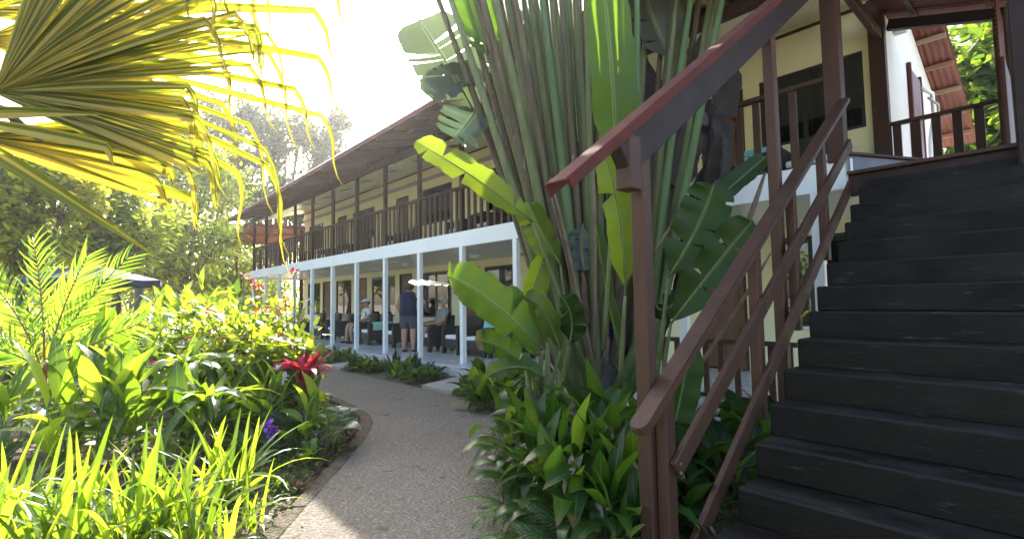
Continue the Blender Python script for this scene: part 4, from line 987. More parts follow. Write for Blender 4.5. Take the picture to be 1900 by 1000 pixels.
for k in range(22):          # dry sheath strips standing between the stalk bases
    x0 = 1005 + 11 * k + rnd.uniform(-6, 6); d = rnd.uniform(4.85, 5.2); a, b = at(x0 * .6 + 1100 * .4, 720, d), at(x0 + (x0 - 1110) * .25, rnd.uniform(430, 600), d)
    paddle(TP, [a, (a + b) / 2 + CAMD * .03, b], rnd.uniform(.05, .12), CAMD + CR * rnd.uniform(-.8, .8), DEADL if k % 3 else DEADG, 2, .6, 90 + k, None, .4, 'dry_sheath', .01, .009, 'lance')
def hero(x0, y0, x1, y1, x2, y2, d0, d1, w_, mat=L_BANANA, tears=0, face=(0, 0), fold=.2, seed=1, droop=.2, pet=None, parent=None, wave=.012):
    p = parent or TP
    a, b, c = at(x0, y0, d0), at(x1, y1, (d0 + d1) / 2), at(x2, y2, d1)
    o = paddle(p, [a, b, c], w_, CAMD + CR * face[0] + CU * face[1], mat, tears, fold, seed, PETIOLE, droop, 'leaf', wave)
    if pet:
        e = at(*pet); tube('petiole', p, bez(e, (e + a) / 2 + CU * .03, a, 5), [.022, .020, .018, .016, .014, .011], PETIOLE, 7)
# grey torn leaf hanging at the left of the fan
hero(880, 208, 830, 120, 776, 36, 5.4, 5.5, .80, L_TRAV, 5, (.3, .2), .1, 3, .3, (992, 480, 5.2))
hero(905, 150, 850, 150, 800, 185, 5.5, 5.4, .55, L_TRAV, 7, (0, .5), .25, 4, .7)
hero(886, 200, 870, 225, 842, 258, 5.3, 5.2, .62, L_TRAV, 6, (0, .4), .2, 5, .6)
hero(985, 30, 960, 60, 915, 130, 5.6, 5.6, .6, L_TRAV, 5, (0, .3), .25, 6, .6)
hero(905, 105, 885, 40, 850, -70, 5.1, 5.2, .5, L_BANANA, 1, (.5, -.2), .2, 7)
hero(1120, 85, 1085, 60, 1040, 90, 5.5, 5.5, .4, L_TRAV, 8, (0, .4), .3, 8, .9)
hero(1245, 110, 1205, 20, 1180, -80, 5.35, 5.3, .62, L_TRAV, 2, (.3, -.3), .25, 9)
hero(1142, 305, 1136, 150, 1118, -40, 4.1, 4.0, .42, L_BANANA, 0, (.3, .1), .16, 10, .2, (1120, 650, 4.3))
# young leaves lower down
YB = gd(1010, 4.75)
hero(988, 412, 880, 330, 768, 262, 4.6, 4.5, .34, L_BANANA, 2, (.1, .8), .15, 11, .25, (1085, 680, 4.7))
hero(1040, 492, 1005, 430, 978, 372, 4.65, 4.7, .30, L_BANANA, 1, (-.5, .2), .35, 12, .2, (1060, 680, 4.7))
hero(1020, 450, 995, 520, 985, 560, 4.75, 4.7, .26, L_BANANA, 0, (.4, 0), .35, 13)
hero(1160, 548, 1150, 410, 1120, 278, 3.7, 3.45, .25, L_BANANA, 1, (.15, .1), .16, 14, .2, (1150, 720, 3.9))
hero(1150, 650, 1124, 530, 1106, 410, 4.4, 4.5, .13, L_BANANA, 0, (.5, .2), .8, 15, .2, (1158, 740, 4.4))
hero(1082, 415, 1078, 460, 1085, 505, 4.9, 4.9, .32, L_TRAV, 1, (.2, 0), .3, 16)
hero(1240, 515, 1292, 425, 1325, 340, 4.2, 4.1, .40, L_BANANA_SHADED, 3, (-.2, .35), .15, 17, .2, (1215, 740, 4.3))
hero(1245, 600, 1330, 490, 1398, 408, 4.1, 3.95, .34, L_BANANA_SHADED, 2, (-.1, .5), .2, 18, .2, (1220, 760, 4.2))
hero(1285, 405, 1350, 352, 1422, 290, 4.6, 4.55, .20, L_DARK, 0, (0, .7), .3, 19, .2, (1205, 640, 4.7))
hero(1240, 830, 1262, 740, 1280, 640, 3.5, 3.55, .24, L_BANANA_SHADED, 0, (0, .2), .25, 20)
hero(1215, 560, 1230, 575, 1258, 555, 4.5, 4.45, .26, L_DARK, 1, (0, .9), .2, 21)
# offshoot clump left of the fan
BN = thing('banana_offshoot', 'young banana-like shoots with one big sunlit leaf beside the veranda post', 'plant', gd(1000, 4.3))
p0 = gd(1000, 4.3)
for k, (dx, h) in enumerate(((-.08, .75), (.05, .95), (.12, .7))):
    a = p0 + CR * dx; tube('shoot', BN, bez(a + Vector((0, 0, -.06)), a + Vector((0, 0, h * .5)), a + Vector((dx * .5, 0, h)), 5), [.05, .045, .04, .032, .026, .02], PETIOLE, 8)
hero(1008, 648, 905, 555, 828, 512, 4.15, 3.8, .40, L_BANANA, 2, (.15, .75), .12, 22, .2, (1000, 720, 4.3), BN)
hero(836, 530, 800, 525, 764, 527, 3.8, 3.55, .16, L_BANANA, 0, (0, 3.5), .05, 23, .2, None, BN, .004)
hero(1000, 660, 962, 600, 948, 528, 4.35, 4.4, .22, L_BANANA, 0, (.6, .2), .25, 24, .2, (1005, 730, 4.35), BN)
hero(1012, 650, 985, 590, 940, 540, 4.45, 4.5, .17, L_BANANA, 0, (-.3, .4), .3, 25, .2, None, BN)
hero(1040, 650, 1010, 580, 975, 552, 4.3, 4.2, .20, L_DARK, 0, (0, .9), .3, 26, .2, (1020, 730, 4.3), BN)
hero(1055, 640, 1060, 590, 1040, 548, 4.3, 4.2, .24, L_DARK, 1, (.2, .6), .3, 27, .2, (1040, 730, 4.3), BN)
hero(985, 690, 930, 645, 880, 632, 4.2, 4.05, .22, L_BANANA, 2, (.2, .7), .2, 28, .3, (1000, 740, 4.25), BN)
hero(1010, 700, 960, 680, 900, 700, 4.1, 3.9, .18, L_BANANA, 1, (0, 1.0), .25, 29, .3, None, BN)

# ------------------------------------------------------------------ undergrowth at the foot of the stairs
def g(px, d): return gd(px, d, -.03)
GC = 'pleated leaf plants crowding the path beside the stairs'
for i, (px, d, n, s) in enumerate([(1010, 3.6, 20, 1.25), (1075, 3.25, 22, 1.3), (1130, 3.05, 18, 1.25), (975, 3.95, 18, 1.15), (1040, 3.0, 16, 1.0), (950, 4.35, 14, 1.0), (1150, 3.5, 18, 1.3), (1090, 3.75, 18, 1.45), (1165, 2.75, 12, 1.0), (1100, 2.75, 14, .95), (1030, 3.95, 16, 1.35), (1050, 3.5, 16, 1.2), (1120, 3.35, 16, 1.35), (990, 3.4, 14, 1.0), (1000, 3.1, 12, .85), (1150, 3.1, 14, 1.1), (1070, 2.85, 14, .9), (960, 4.1, 12, 1.0), (1135, 2.55, 10, .8), (1175, 3.9, 14, 1.4)]):
    rosette_plant('pleated_leaf_plant', 'arching green plant with pleated leaves between the path edge and the stair post', 'plant', GC, g(px, d), CURC, n, s, .3)
DRY = variants('dry_leaf', DEADL, fanspec([(-30, -85), (10, -80)], .20, .06, n=5, shape='lance', fold=.9, stalk=.02, sr=.003, wave=.3))
dt = thing('dry_leaves', 'withered brown leaves hanging in the pleated plants', 'dead leaves', g(1080, 3.1))
for px, py, d in [(1075, 870, 2.75), (1100, 935, 2.6), (1140, 920, 2.7), (1165, 850, 2.8), (1062, 840, 2.9), (960, 780, 3.6), (1000, 860, 2.9), (1120, 800, 2.8)]:
    put('leaf', DRY[rnd.randrange(len(DRY))], Matrix.Translation(at(px, py, d)) @ Matrix.Rotation(rnd.uniform(0, 6), 4, 'Z') @ Matrix.Scale(rnd.uniform(.6, 1), 4), dt)
def frond_mesh(L, n, wid, droop, mat, key):
    mb = MB(); pts = []; y = z = 0
    for i in range(n + 1):
        s = i / n; e = R_(55 - droop * s); pts.append(Vector((0, y, z))); y += math.cos(e) * L / n; z += math.sin(e) * L / n
    tube_into(mb, pts[::3] + [pts[-1]], [.004] * (len(pts[::3]) + 1), 4)
    for i in range(2, n + 1):
        s = i / n; w_ = wid * (math.sin(math.pi * min(1, .12 + s * .86))) ** .7
        t = (pts[i] - pts[i - 1]).normalized()
        for sg in (-1, 1):
            m = Matrix.Translation(pts[i]) @ t.to_track_quat('Y', 'Z').to_matrix().to_4x4() @ Matrix.Rotation(-sg * R_(78), 4, 'Z')
            blade_into(mb, L=w_, Wd=L / n * .9, e0=8, e1=-18, n=2, shape='strap', fold=.1, M=m, var=.5)
    return mb.mesh(key, mat)
FERN = [frond_mesh(.48, 26, .075, 75, L_FERN, 'fern_frond'), frond_mesh(.40, 24, .065, 105, L_FERN, 'fern_frond')]
for i, (px, d, lb) in enumerate([(985, 2.75, 'pale sword fern reaching over the path edge'), (1075, 2.6, 'sword fern with broad fronds at the bottom right of the path'), (1030, 2.45, 'low sword fern nearest the viewer by the path'), (960, 3.15, 'small sword fern above the others along the path edge')]):
    t = thing('fern', lb, 'fern', g(px, d), 'sword ferns at the path edge'); base = W[t].translation
    for k in range(9):
        m = Matrix.Translation(base) @ Matrix.Rotation(k * .7 + rnd.uniform(-.2, .2) + i, 4, 'Z') @ Matrix.Rotation(R_(rnd.uniform(-14, 10)), 4, 'X') @ Matrix.Scale(rnd.uniform(.8, 1.15), 4)
        put('frond', FERN[k % 2], m, t)
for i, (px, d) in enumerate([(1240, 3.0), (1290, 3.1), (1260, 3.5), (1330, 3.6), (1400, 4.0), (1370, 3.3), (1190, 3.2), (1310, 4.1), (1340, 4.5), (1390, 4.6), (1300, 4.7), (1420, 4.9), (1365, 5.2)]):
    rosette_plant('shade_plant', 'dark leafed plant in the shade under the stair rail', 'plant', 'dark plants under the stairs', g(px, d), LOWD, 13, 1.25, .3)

# ------------------------------------------------------------------ beds along the veranda
r2 = random.Random(21)
def bed(x0, x1, y0, y1, n, kinds, group, label):
    for i in range(n):
        k = r2.choice(kinds); x = r2.uniform(x0, x1); y = r2.uniform(y0, y1)
        rosette_plant('bed_plant', label, 'plant', group, (x, y, -.03), k, r2.randint(8, 13), r2.uniform(.8, 1.25), .12)
bed(4.45, 4.95, 7.35, 9.75, 26, [AGLA, AGLA, AGLD], 'broad green plants in the bed between the two slabs', 'low broad leafed green plant in the veranda bed between two concrete slabs')
bed(4.85, 5.35, 7.35, 9.8, 16, [SILV, AGLD, SILV], 'silvery plants along the veranda floor', 'silver green narrow leafed plant against the veranda floor')
bed(4.4, 5.3, 10.8, 12.5, 26, [SILV, AGLD, SILV, AGLA], 'silver leaved bed past the second slab', 'silver green narrow leafed plant in the bed past the second slab')
bed(4.4, 5.3, 13.4, 18.5, 22, [AGLD, AGLA, DIEF], 'far veranda bed plants', 'green leafy plant in the far veranda bed under the posts')
bed(4.35, 5.35, 4.3, 6.2, 16, [AGLA, DIEF, AGLD], 'plants between the near slab and the palm', 'green plant between the near concrete slab and the palm')
bed(3.9, 4.4, 4.2, 5.1, 6, [AGLA, DIEF], 'small plants where the path bends right', 'small green plant at the right bend of the path')
for i, (x, y) in enumerate([(5.05, 8.2), (5.1, 8.5), (5.0, 8.85), (5.1, 9.2), (5.05, 6.0), (5.1, 5.6)]):
    rosette_plant('snake_plant', 'upright banded sword leaf plant standing by a white post', 'plant', 'snake plants by the posts', (x, y, -.03), SNAKE, 9, r2.uniform(.9, 1.2), .2)

# ------------------------------------------------------------------ sunlit garden on the left
GS = 'bright lime strap leaf clumps along the bottom left'
for i, (px, d, n, s) in enumerate([(428, 3.55, 42, 1.12), (335, 2.95, 34, 1.0), (235, 2.75, 34, 1.1), (125, 2.6, 34, 1.15), (15, 2.65, 30, 1.2), (285, 3.35, 26, .9), (385, 2.7, 24, .8), (180, 3.2, 24, .9), (60, 3.1, 22, .95), (460, 3.1, 18, .62)]):
    lb = ['tall lime strap leaf clump at the path corner, rightmost of the row', 'lime strap leaf clump left of the tall one at the path corner, front row', 'lime strap leaf clump third from the right in the front row', 'lime strap leaf clump second from the left edge in the front row', 'lime strap leaf clump cut by the left picture edge',
          'shorter lime strap leaf clump just behind the front row, right of the gingers', 'low lime strap leaf clump at the bottom near the path kerb', 'shorter lime strap leaf clump behind the front row below the large ginger', 'lime strap leaf clump behind the front row near the left edge', 'small lime strap leaf tuft touching the path edge'][i]
    rosette_plant('strap_leaf_clump', lb, 'plant', GS, g(px, d), STRAP, n, s, .45)
GG = 'broad leafed gingers in the left foreground'
for i, (px, d, c, h, lb) in enumerate([(165, 4.2, 7, .62, 'large broad leafed ginger clump in the middle of the left foreground'), (60, 4.6, 5, .55, 'broad leafed ginger clump below the red stemmed palm'), (262, 4.7, 6, .70, 'broad leafed ginger clump right of the red stemmed palm'), (330, 4.1, 3, .4, 'short broad leafed ginger behind the strap leaves'), (225, 5.6, 7, .95, 'tall ginger clump with upright lit leaves under the umbrella')]):
    cane_plant('ginger_plant', lb, 'plant', GG, g(px, d), GING, c, h, 6, 1.25, .28)
for i, (px, d, h, lb) in enumerate([(392, 4.35, .62, 'dracaena with arching glossy leaves beside the purple orchid'), (345, 4.9, .85, 'dracaena with drooping strap leaves left of the first one'), (420, 5.4, .75, 'dracaena behind the purple orchid')]):
    t = rosette_plant('dracaena', lb, 'plant', 'dracaenas in the left bed', g(px, d), DRAC, 26, 1.0, .1, h, CANE, .022, .35)
# red-stemmed feather palm, each leaflet its own piece
rp = g(88, 5.3); RP = thing('lipstick_palm', 'young feather palm with red stems in front of the umbrella', 'palm', rp)
tube('stem', RP, [rp, rp + Vector((0, 0, .3)), rp + Vector((.01, 0, .62))], [.035, .03, .024], REDSTALK, 8)
LFT = variants('leaflet', L_PALM, [dict(L=.42, Wd=.034, e0=5, e1=-25, n=4, shape='strap', fold=.35), dict(L=.42, Wd=.03, e0=0, e1=-50, n=4, shape='strap', fold=.35)])
for k, (x1, y1, x2, y2, dd, nl) in enumerate([(55, 600, -20, 520, -.1, 20), (105, 580, 165, 470, .0, 22), (85, 560, 60, 440, .3, 20), (150, 640, 262, 600, -.2, 20), (110, 600, 245, 470, .25, 20), (60, 650, -60, 640, -.3, 16)]):
    a = rp + Vector((.0, 0, .6)); m_ = at(x1, y1, 5.3 + dd * .5); e = at(x2, y2, 5.3 + dd)
    pts = bez(a, m_, e, 12); f = tube('frond', RP, pts, [.013 - .0008 * i for i in range(13)], REDSTALK if k < 4 else STALK, 6)
    for i in range(nl):
        s = .30 + .69 * i / nl; j = min(11, int(s * 12)); p = pts[j].lerp(pts[j + 1], s * 12 - j); t_ = (pts[j + 1] - pts[j]).normalized()
        sd_ = t_.cross(Vector((0, 0, 1)) * .4 + CAMD).normalized()
        for sg in (-1, 1):
            dr = (t_ * (.75 + s * .7) + sd_ * sg + CAMD * rnd.uniform(-.15, .2)).normalized(); xx = dr.cross(CAMD).normalized(); zz = xx.cross(dr)
            m = Matrix.Identity(4)
            for q in range(3): m[q][0] = xx[q]; m[q][1] = dr[q]; m[q][2] = zz[q]; m[q][3] = p[q]
            put('leaflet', LFT[0 if rnd.random() < .7 else 1], m @ Matrix.Scale(rnd.uniform(.85, 1.05) * (1.05 - abs(s - .55) * .9), 4), f)
GT = 'tall lime gingers behind the dracaenas'
for i, (px, d, c, h, lb) in enumerate([(383, 7.4, 4, 1.62, 'tallest lime leafed ginger in front of the distant trees'), (345, 8.2, 4, 1.35, 'lime leafed ginger left of the tallest one'), (428, 8.6, 4, 1.25, 'lime leafed ginger right of the tallest one'), (300, 7.0, 4, 1.35, 'lime leafed ginger behind the dracaena'), (405, 8.0, 4, 1.55, 'lime leafed ginger touching the tallest one on its right'), (330, 9.2, 4, 1.6, 'lime leafed ginger under the feathery palm'), (265, 8.4, 4, 1.4, 'lime leafed ginger below the umbrella tip'), (200, 8.0, 4, 1.2, 'lime leafed ginger directly below the umbrella'), (455, 9.2, 4, 1.2, 'lime leafed ginger between the flowering shrubs'), (566, 4.75, 3, .5, 'small ti plant with lit upright leaves leaning over the path bend'), (470, 5.2, 5, .62, 'green ginger left of the white flower spike')]):
    cane_plant('ti_plant', lb, 'plant', GT, g(px, d), TI, c, h, 12 if h > 1 else 7, 1.0 if h > 1 else .8, .22, STALK, .011, .3, .1)
# white-flowered ginger
wg = g(512, 4.9); t = cane_plant('white_ginger', 'green ginger with a white flower spike beside the path', 'plant', None, wg, GING, 4, .55, 6, .85, .18)
for k, (px, py) in enumerate([(517, 688), (524, 703), (531, 700), (521, 714)]):
    p = at(px, py, 4.85); m = MB(); leaf_cloud(m, [p], 14, .05, .03, .6, .8); put('flower', m.mesh('flower', PETALW), None, t)
tube('flower_stalk', t, [wg, wg.lerp(at(522, 705, 4.85), .6), at(522, 705, 4.85)], [.008, .007, .005], STALK, 6)
# red cordylines
for px, d, st, n, s, lb in [(556, 5.0, .66, 26, .95, 'crimson leafed cordyline at the path bend'), (432, 6.2, .95, 12, .75, 'distant crimson cordyline between lime shrubs'), (418, 6.3, .95, 10, .7, 'crimson cordyline spike left of the distant one'), (250, 6.2, .6, 12, .75, 'pink red cordyline deep among the broad gingers')]:
    rosette_plant('red_cordyline', lb, 'plant', 'red cordylines', g(px, d), CORD, n, s, .1, st, CANE, .014, .2)
# flowering shrubs
for px, d, h, rr, lb in [(462, 6.0, 1.2, .6, 'yellow green shrub with orange red flowers left of the far posts'), (512, 5.5, 1.08, .5, 'flowering shrub right below the far white posts'), (425, 6.8, 1.32, .65, 'flowering shrub behind the tall lime ginger'), (542, 5.3, .95, .4, 'flowering shrub close to the far veranda bed'), (495, 6.4, 1.25, .55, 'tall flowering shrub before the far posts')]:
    shrub('flowering_shrub', lb, 'shrub', 'flowering shrubs by the far posts', g(px, d), h, rr, L_SHRUB, 760, .125, (PETALO, 6, .045), 7, .5)
# thin flower stalks against the posts
for px, py, d in [(472, 526, 6.2), (545, 508, 6.0), (483, 537, 6.3), (452, 512, 6.6), (530, 561, 5.7)]:
    b = g(px + rnd.uniform(-8, 8), d); e = at(px, py, d); t = thing('flower_stalk', 'thin bare stalk with orange red flower before the posts', 'flower', b, 'thin red flower stalks before the posts')
    tube('stalk', t, bez(b, (b + e) / 2 + CR * .05, e, 5), [.006] * 6, STALK, 5); m = MB(); leaf_cloud(m, [e], 18, .055, .04, .6); put('flower_head', m.mesh('flower', PETALR), None, t)
# orchid
oc = g(500, 4.55); t = rosette_plant('orchid_plant', 'silvery leafed plant carrying a purple orchid flower', 'plant', None, oc, SILV, 22, 1.25, .5)
tube('flower_stalk', t, [oc, oc + Vector((0, 0, .2)), at(502, 800, 4.5)], [.005, .004, .004], STALK, 5)
for px, py in ((495, 790), (507, 797), (500, 806)): m = MB(); leaf_cloud(m, [at(px, py, 4.45)], 12, .05, .022, .8); put('flower', m.mesh('flower', PETALP), None, t)
for px, d, lb in [(582, 4.85, 'caladium with speckled grey green leaves by the path'), (612, 4.7, 'smaller caladium nearer the path kerb')]:
    rosette_plant('caladium', lb, 'plant', 'caladiums by the path', g(px, d), CALA, 7, 1.0, .2)
for px, d, n in [(648, 5.05, 12), (607, 4.3, 14), (590, 3.95, 10), (618, 4.6, 9), (660, 5.4, 10), (560, 3.7, 8)]:
    rosette_plant('rhoeo', 'small purple green tuft beside the left path kerb', 'plant', 'small purple tufts along the kerb', g(px, d), RHOE, n, 1.0, .1)
for px, d, n, s in [(600, 4.75, 5, 1.1), (575, 4.2, 6, .8), (548, 4.6, 6, .9), (540, 5.2, 6, 1.1), (590, 6.2, 6, 1.0)]:
    rosette_plant('heart_leaf_plant', 'small plant with heart shaped lime leaves near the kerb', 'plant', 'heart leaf plants near the kerb', g(px, d), HEART, n, s, .2)
# fillers behind: gingers, shrubs and feather palms
r3 = random.Random(5)
LBL = {'g': 'leafy ginger in the sunlit middle of the garden', 'd': 'broad leafed green plant in the sunlit middle of the garden', 's': 'small leafed bush in the back of the garden', 't': 'lime leafed cane plant in the back of the garden'}
for i in range(84):
    px = r3.uniform(-90, 540); d = r3.uniform(5.4, 13); p = g(px, d)
    if p.x > 2.6: continue
    k = r3.choice('gdstts') if d > 7.5 else r3.choice('gddg')
    if k == 'g': cane_plant('ginger_plant', LBL[k], 'plant', 'gingers in the middle of the garden', p, GING, 4, r3.uniform(.5, .9), 5, 1.1, .3)
    elif k == 't': cane_plant('cane_plant', LBL[k], 'plant', 'lime cane plants in the back of the garden', p, TI, 3, r3.uniform(.9, 1.25), 8, .95, .3)
    elif k == 'd': rosette_plant('broad_leaf_plant', LBL[k], 'plant', 'broad leafed plants in the middle of the garden', p, DIEF, 12, r3.uniform(1.1, 1.6), .3)
    else: shrub('garden_bush', LBL[k], 'shrub', 'bushes in the back of the garden', p, r3.uniform(.8, 1.25), r3.uniform(.5, .8), r3.choice([L_SHRUB, L_LIME, L_TREE]), 420, .11)
PF = [frond_mesh(1.15, 30, .26, 95, L_PALM, 'palm_frond'), frond_mesh(1.25, 30, .28, 70, L_PALM, 'palm_frond')]
for px, d, h, lb in [(405, 11.5, .75, 'feathery fountain palm under the distant trees'), (330, 12.5, .9, 'feathery palm right of the umbrella'), (290, 10.5, .6, 'low feathery palm below the umbrella edge'), (20, 9.5, .6, 'feathery palm at the left picture edge'), (445, 14, .9, 'feathery palm before the far end of the building'), (-40, 12, .9, 'tall feathery palm left of the umbrella')]:
    b = g(px, d); t = thing('feather_palm', lb, 'palm', b, 'feathery palms at the back of the garden')
    tube('stem', t, [b, b + Vector((0, 0, h * .5)), b + Vector((.03, 0, h))], [.06, .05, .035], BARK, 7)
    for k in range(14):
        m = Matrix.Translation(b + Vector((.03, 0, h))) @ Matrix.Rotation(k * 2.4 + rnd.uniform(-.2, .2), 4, 'Z') @ Matrix.Rotation(R_(rnd.uniform(-30, 22)), 4, 'X') @ Matrix.Scale(rnd.uniform(.8, 1.1), 4)
        put('frond', PF[k % 2], m, t)
# ground cover and litter
gcv = MB(); pts = []
for i in range(2600):
    px = r3.uniform(380, 720); d = r3.uniform(3.3, 8); p = g(px, d)
    t_ = min((Vector((p.x, p.y, 0)) - q).length for q in pl[::2])
    inside = any(False for _ in ())
    if p.x > np.interp(p.y, [q.y for q in pl], [q.x for q in pl]) - .17: continue
    pts.append(p)
leaf_cloud(gcv, pts, 3, .05, .05, .6, .6, r3)
stuff(tag(put('ground_cover', gcv.mesh('ground_cover', L_GREEN)), 'low green ground cover in the bed left of the path', 'ground cover'))
lit = MB()
for i in range(5200):
    p = g(r3.uniform(-150, 760), r3.uniform(2.5, 11))
    if p.x > np.interp(p.y, [q.y for q in pl], [q.x for q in pl]) - .16: continue
    leaf_cloud(lit, [p + Vector((0, 0, .012))], 1, r3.uniform(.04, .12), .01, .4, .0, r3)
stuff(tag(put('leaf_litter', lit.mesh('leaf_litter', DEADL)), 'brown fallen leaves lying on the garden soil', 'leaf litter'))
lit2 = MB(); 
for i in range(900):
    k = r3.randrange(8, 70); p = pl[k].lerp(pr[k], r3.choice([r3.uniform(0, .2), r3.uniform(.85, 1.0), r3.random()])); 
    a = r3.uniform(0, 6.28); L = r3.uniform(.005, .02); q = p + Vector((r3.uniform(-.05, .05), r3.uniform(-.05, .05), .005))
    lit2.add([q + Vector((math.cos(a + b) * L * f, math.sin(a + b) * L * f, r3.uniform(0, .008))) for b, f in ((0, 1), (1.57, .45), (3.14, 1), (4.71, .45))], [(0, 1, 2, 3)], None, r3.random())
stuff(tag(put('path_debris', lit2.mesh('path_debris', DEADL)), 'small leaf bits and chips scattered on the path', 'leaf litter'))
mos = MB(); pts = [q + Vector((r3.uniform(-.05, .05), r3.uniform(-.05, .05), -.01)) for q in pr if 1.7 < q.y < 6.2 for _ in range(16)]
leaf_cloud(mos, pts, 3, .022, .03, .7, .8, r3)
stuff(tag(put('moss', mos.mesh('moss', L_GREEN)), 'green moss and weeds along the right edge of the path', 'moss'))
# ------------------------------------------------------------------ variegated fan palm hanging into the upper left
FPb = Vector((-1.15, 2.75, 0))
FP = thing('fan_palm', 'variegated yellow and green fan palm hanging into the upper left corner', 'palm', FPb)
tube('trunk', FP, [FPb + Vector((0, 0, -.1)), FPb + Vector((.02, 0, .9)), FPb + Vector((.05, -.02, 1.75))], [.13, .11, .09], BARK, 12)
def fan_leaf(hub_px, d, segs, seed, tilt=0.0):
    r = random.Random(seed); hub = at(hub_px[0], hub_px[1], d); top = FPb + Vector((.05, -.02, 1.7))
    lf = tube('leaf_stalk', FP, bez(top, (top + hub) / 2 + Vector((0, 0, .12)), hub, 6), [.024, .022, .02, .018, .017, .016, .014], STALK, 7)
    k = d / FPX
    for (phi, Lp, bendf, hang, wpx) in segs:
        a = R_(phi); dr = CR * math.cos(a) + CU * math.sin(a) + CF * (tilt + r.uniform(-.05, .05)); dr.normalize()
        L = Lp * k; P_ = []; n1 = 8; n2 = 6; cv = r.uniform(-.03, .03)
        for i in range(n1 + 1):
            s = i / n1; P_.append(hub + dr * L * s - Vector((0, 0, 1)) * L * .045 * s * s + CR.cross(dr) * cv * math.sin(s * 3) * L * .1)
        if hang:
            hl = hang * k; e = (dr * .28 + Vector((0, 0, -1)) + CR * r.uniform(-.12, .2) + CF * r.uniform(-.15, .15)).normalized()
            for i in range(1, n2 + 1): P_.append(P_[n1] + e * hl * i / n2 + CR * .05 * hl * math.sin(i))
        n = len(P_) - 1; mb = MB(); vs = []; uv = []; w0 = wpx * k
        for i, p in enumerate(P_):
            s = i / n; t_ = (P_[min(n, i + 1)] - P_[max(0, i - 1)]).normalized(); sd_ = t_.cross(CAMD + CR * .15).normalized(); nn = sd_.cross(t_)
            wv = w0 * (.30 + .70 * min(1, s * 3.2)) * max(.04, (1 - max(0, s - .45) / .55) ** .8)
            f = .55 if i <= n1 else .75
            for sg in (-1, -.5, 0, .5, 1):
                vs.append(p + sd_ * sg * wv / 2 * math.cos(f) + nn * abs(sg) * wv / 2 * math.sin(f)); uv.append((.5 + .5 * sg, s))
        mb.add(vs, [(i * 5 + c, i * 5 + c + 1, i * 5 + c + 6, i * 5 + c + 5) for i in range(n) for c in range(4)], uv, r.random())
        put('leaf_segment', mb.mesh('segment', L_FAN), None, lf)
r4 = random.Random(9)
S1 = [(-22 + i * 1.4 + r4.uniform(-.6, .6), r4.uniform(330, 400) if i < 22 else r4.uniform(380, 520), 1, r4.choice([0, 0, r4.uniform(30, 70), r4.uniform(90, 170)]), r4.uniform(17, 22)) for i in range(70)]
fan_leaf((-8, 172), 1.72, S1, 1, .06)
S2 = [(-26 + i * 3.6 + r4.uniform(-1.2, 1.2), r4.uniform(440, 620), 1, r4.uniform(110, 230), r4.uniform(12, 17)) for i in range(17)]
fan_leaf((-30, 75), 2.15, S2, 2, .10)
S3 = [(-17 + i * 3.4, r4.uniform(330, 420), 1, r4.choice([0, 30, 60, 90]), r4.uniform(24, 30)) for i in range(9)]
fan_leaf((-50, 255), 1.9, S3, 3, .08)
S4 = [(-8 + i * 5, r4.uniform(440, 660), 1, r4.uniform(60, 200), r4.uniform(18, 23)) for i in range(12)]
fan_leaf((-60, 20), 1.85, S4, 4, .12)
fan_leaf((-120, 215), 1.55, [(-31, 465, 1, 0, 34), (4, 300, 1, 0, 28), (-8, 330, 1, 40, 26)], 5, .02)
# dry hanging strap
p = [at(0, 200, 1.6), at(30, 225, 1.6), at(75, 262, 1.6)]; tube('dry_stalk', FP, p, [.012, .013, .006], DEADL, 6)

# ------------------------------------------------------------------ umbrella, pole, wires
uc_ = gd(168, 13.0); UM = thing('garden_umbrella', 'navy blue square garden umbrella standing among the plants', 'umbrella', uc_)
tube('pole', UM, [uc_, uc_ + Vector((0, 0, 2.42))], [.022, .022], METAL, 10)
mb = MB(); n = 8; rad = 1.55; top = Vector((0, 0, 2.42)); vs = [top]
for j, f in enumerate((.35, .7, 1.0)):
    for k in range(n * 2):
        a = math.pi * k / n + .3; sag = -.035 * f if k % 2 else 0
        vs.append(Vector((math.cos(a) * rad * f * (.96 if k % 2 else 1), math.sin(a) * rad * f * (.96 if k % 2 else 1), 2.42 - .42 * f ** 1.1 + sag)))
m2 = n * 2; lo = len(vs)
for k in range(m2): v = vs[1 + 2 * m2 + k]; vs.append(Vector((v.x * 1.005, v.y * 1.005, v.z - .14)))
fs = [(0, 1 + k, 1 + (k + 1) % m2) for k in range(m2)]
for j in range(3): fs += [(1 + j * m2 + k, 1 + (j + 1) * m2 + k, 1 + (j + 1) * m2 + (k + 1) % m2, 1 + j * m2 + (k + 1) % m2) for k in range(m2)]
mb.add([v + uc_ for v in vs], fs); put('canopy', mb.mesh('canopy', NAVY, False), None, UM)
for k in range(n):
    a = 2 * math.pi * k / n + .3; tube('rib', UM, [uc_ + Vector((0, 0, 2.40)), uc_ + Vector((math.cos(a) * rad * .98, math.sin(a) * rad * .98, 1.99))], [.008, .007], METAL, 5)
up = gd(257, 19); UP = thing('utility_pole', 'grey weathered pole between the garden trees', 'pole', up)
tube('shaft', UP, [up + Vector((0, 0, -.1)), up + Vector((0, 0, 3)), up + Vector((.05, 0, 6.6))], [.15, .14, .12], POLEM, 10)
bar('crossarm', UP, up + Vector((-.5, .2, 6.3)), up + Vector((.55, -.2, 6.3)), .09, .11, POLEM)
a, b = at(352, 416, 24), at(466, 484, 21.6); tag(tube('wire', None, bez(a, (a + b) / 2 + Vector((0, 0, -.12)), b, 10), .012, WHITE, 5), 'thin pale cable running from the trees to the balcony end', 'cable')
a, b = up + Vector((0, 0, 6.3)), at(700, 300, 40); 

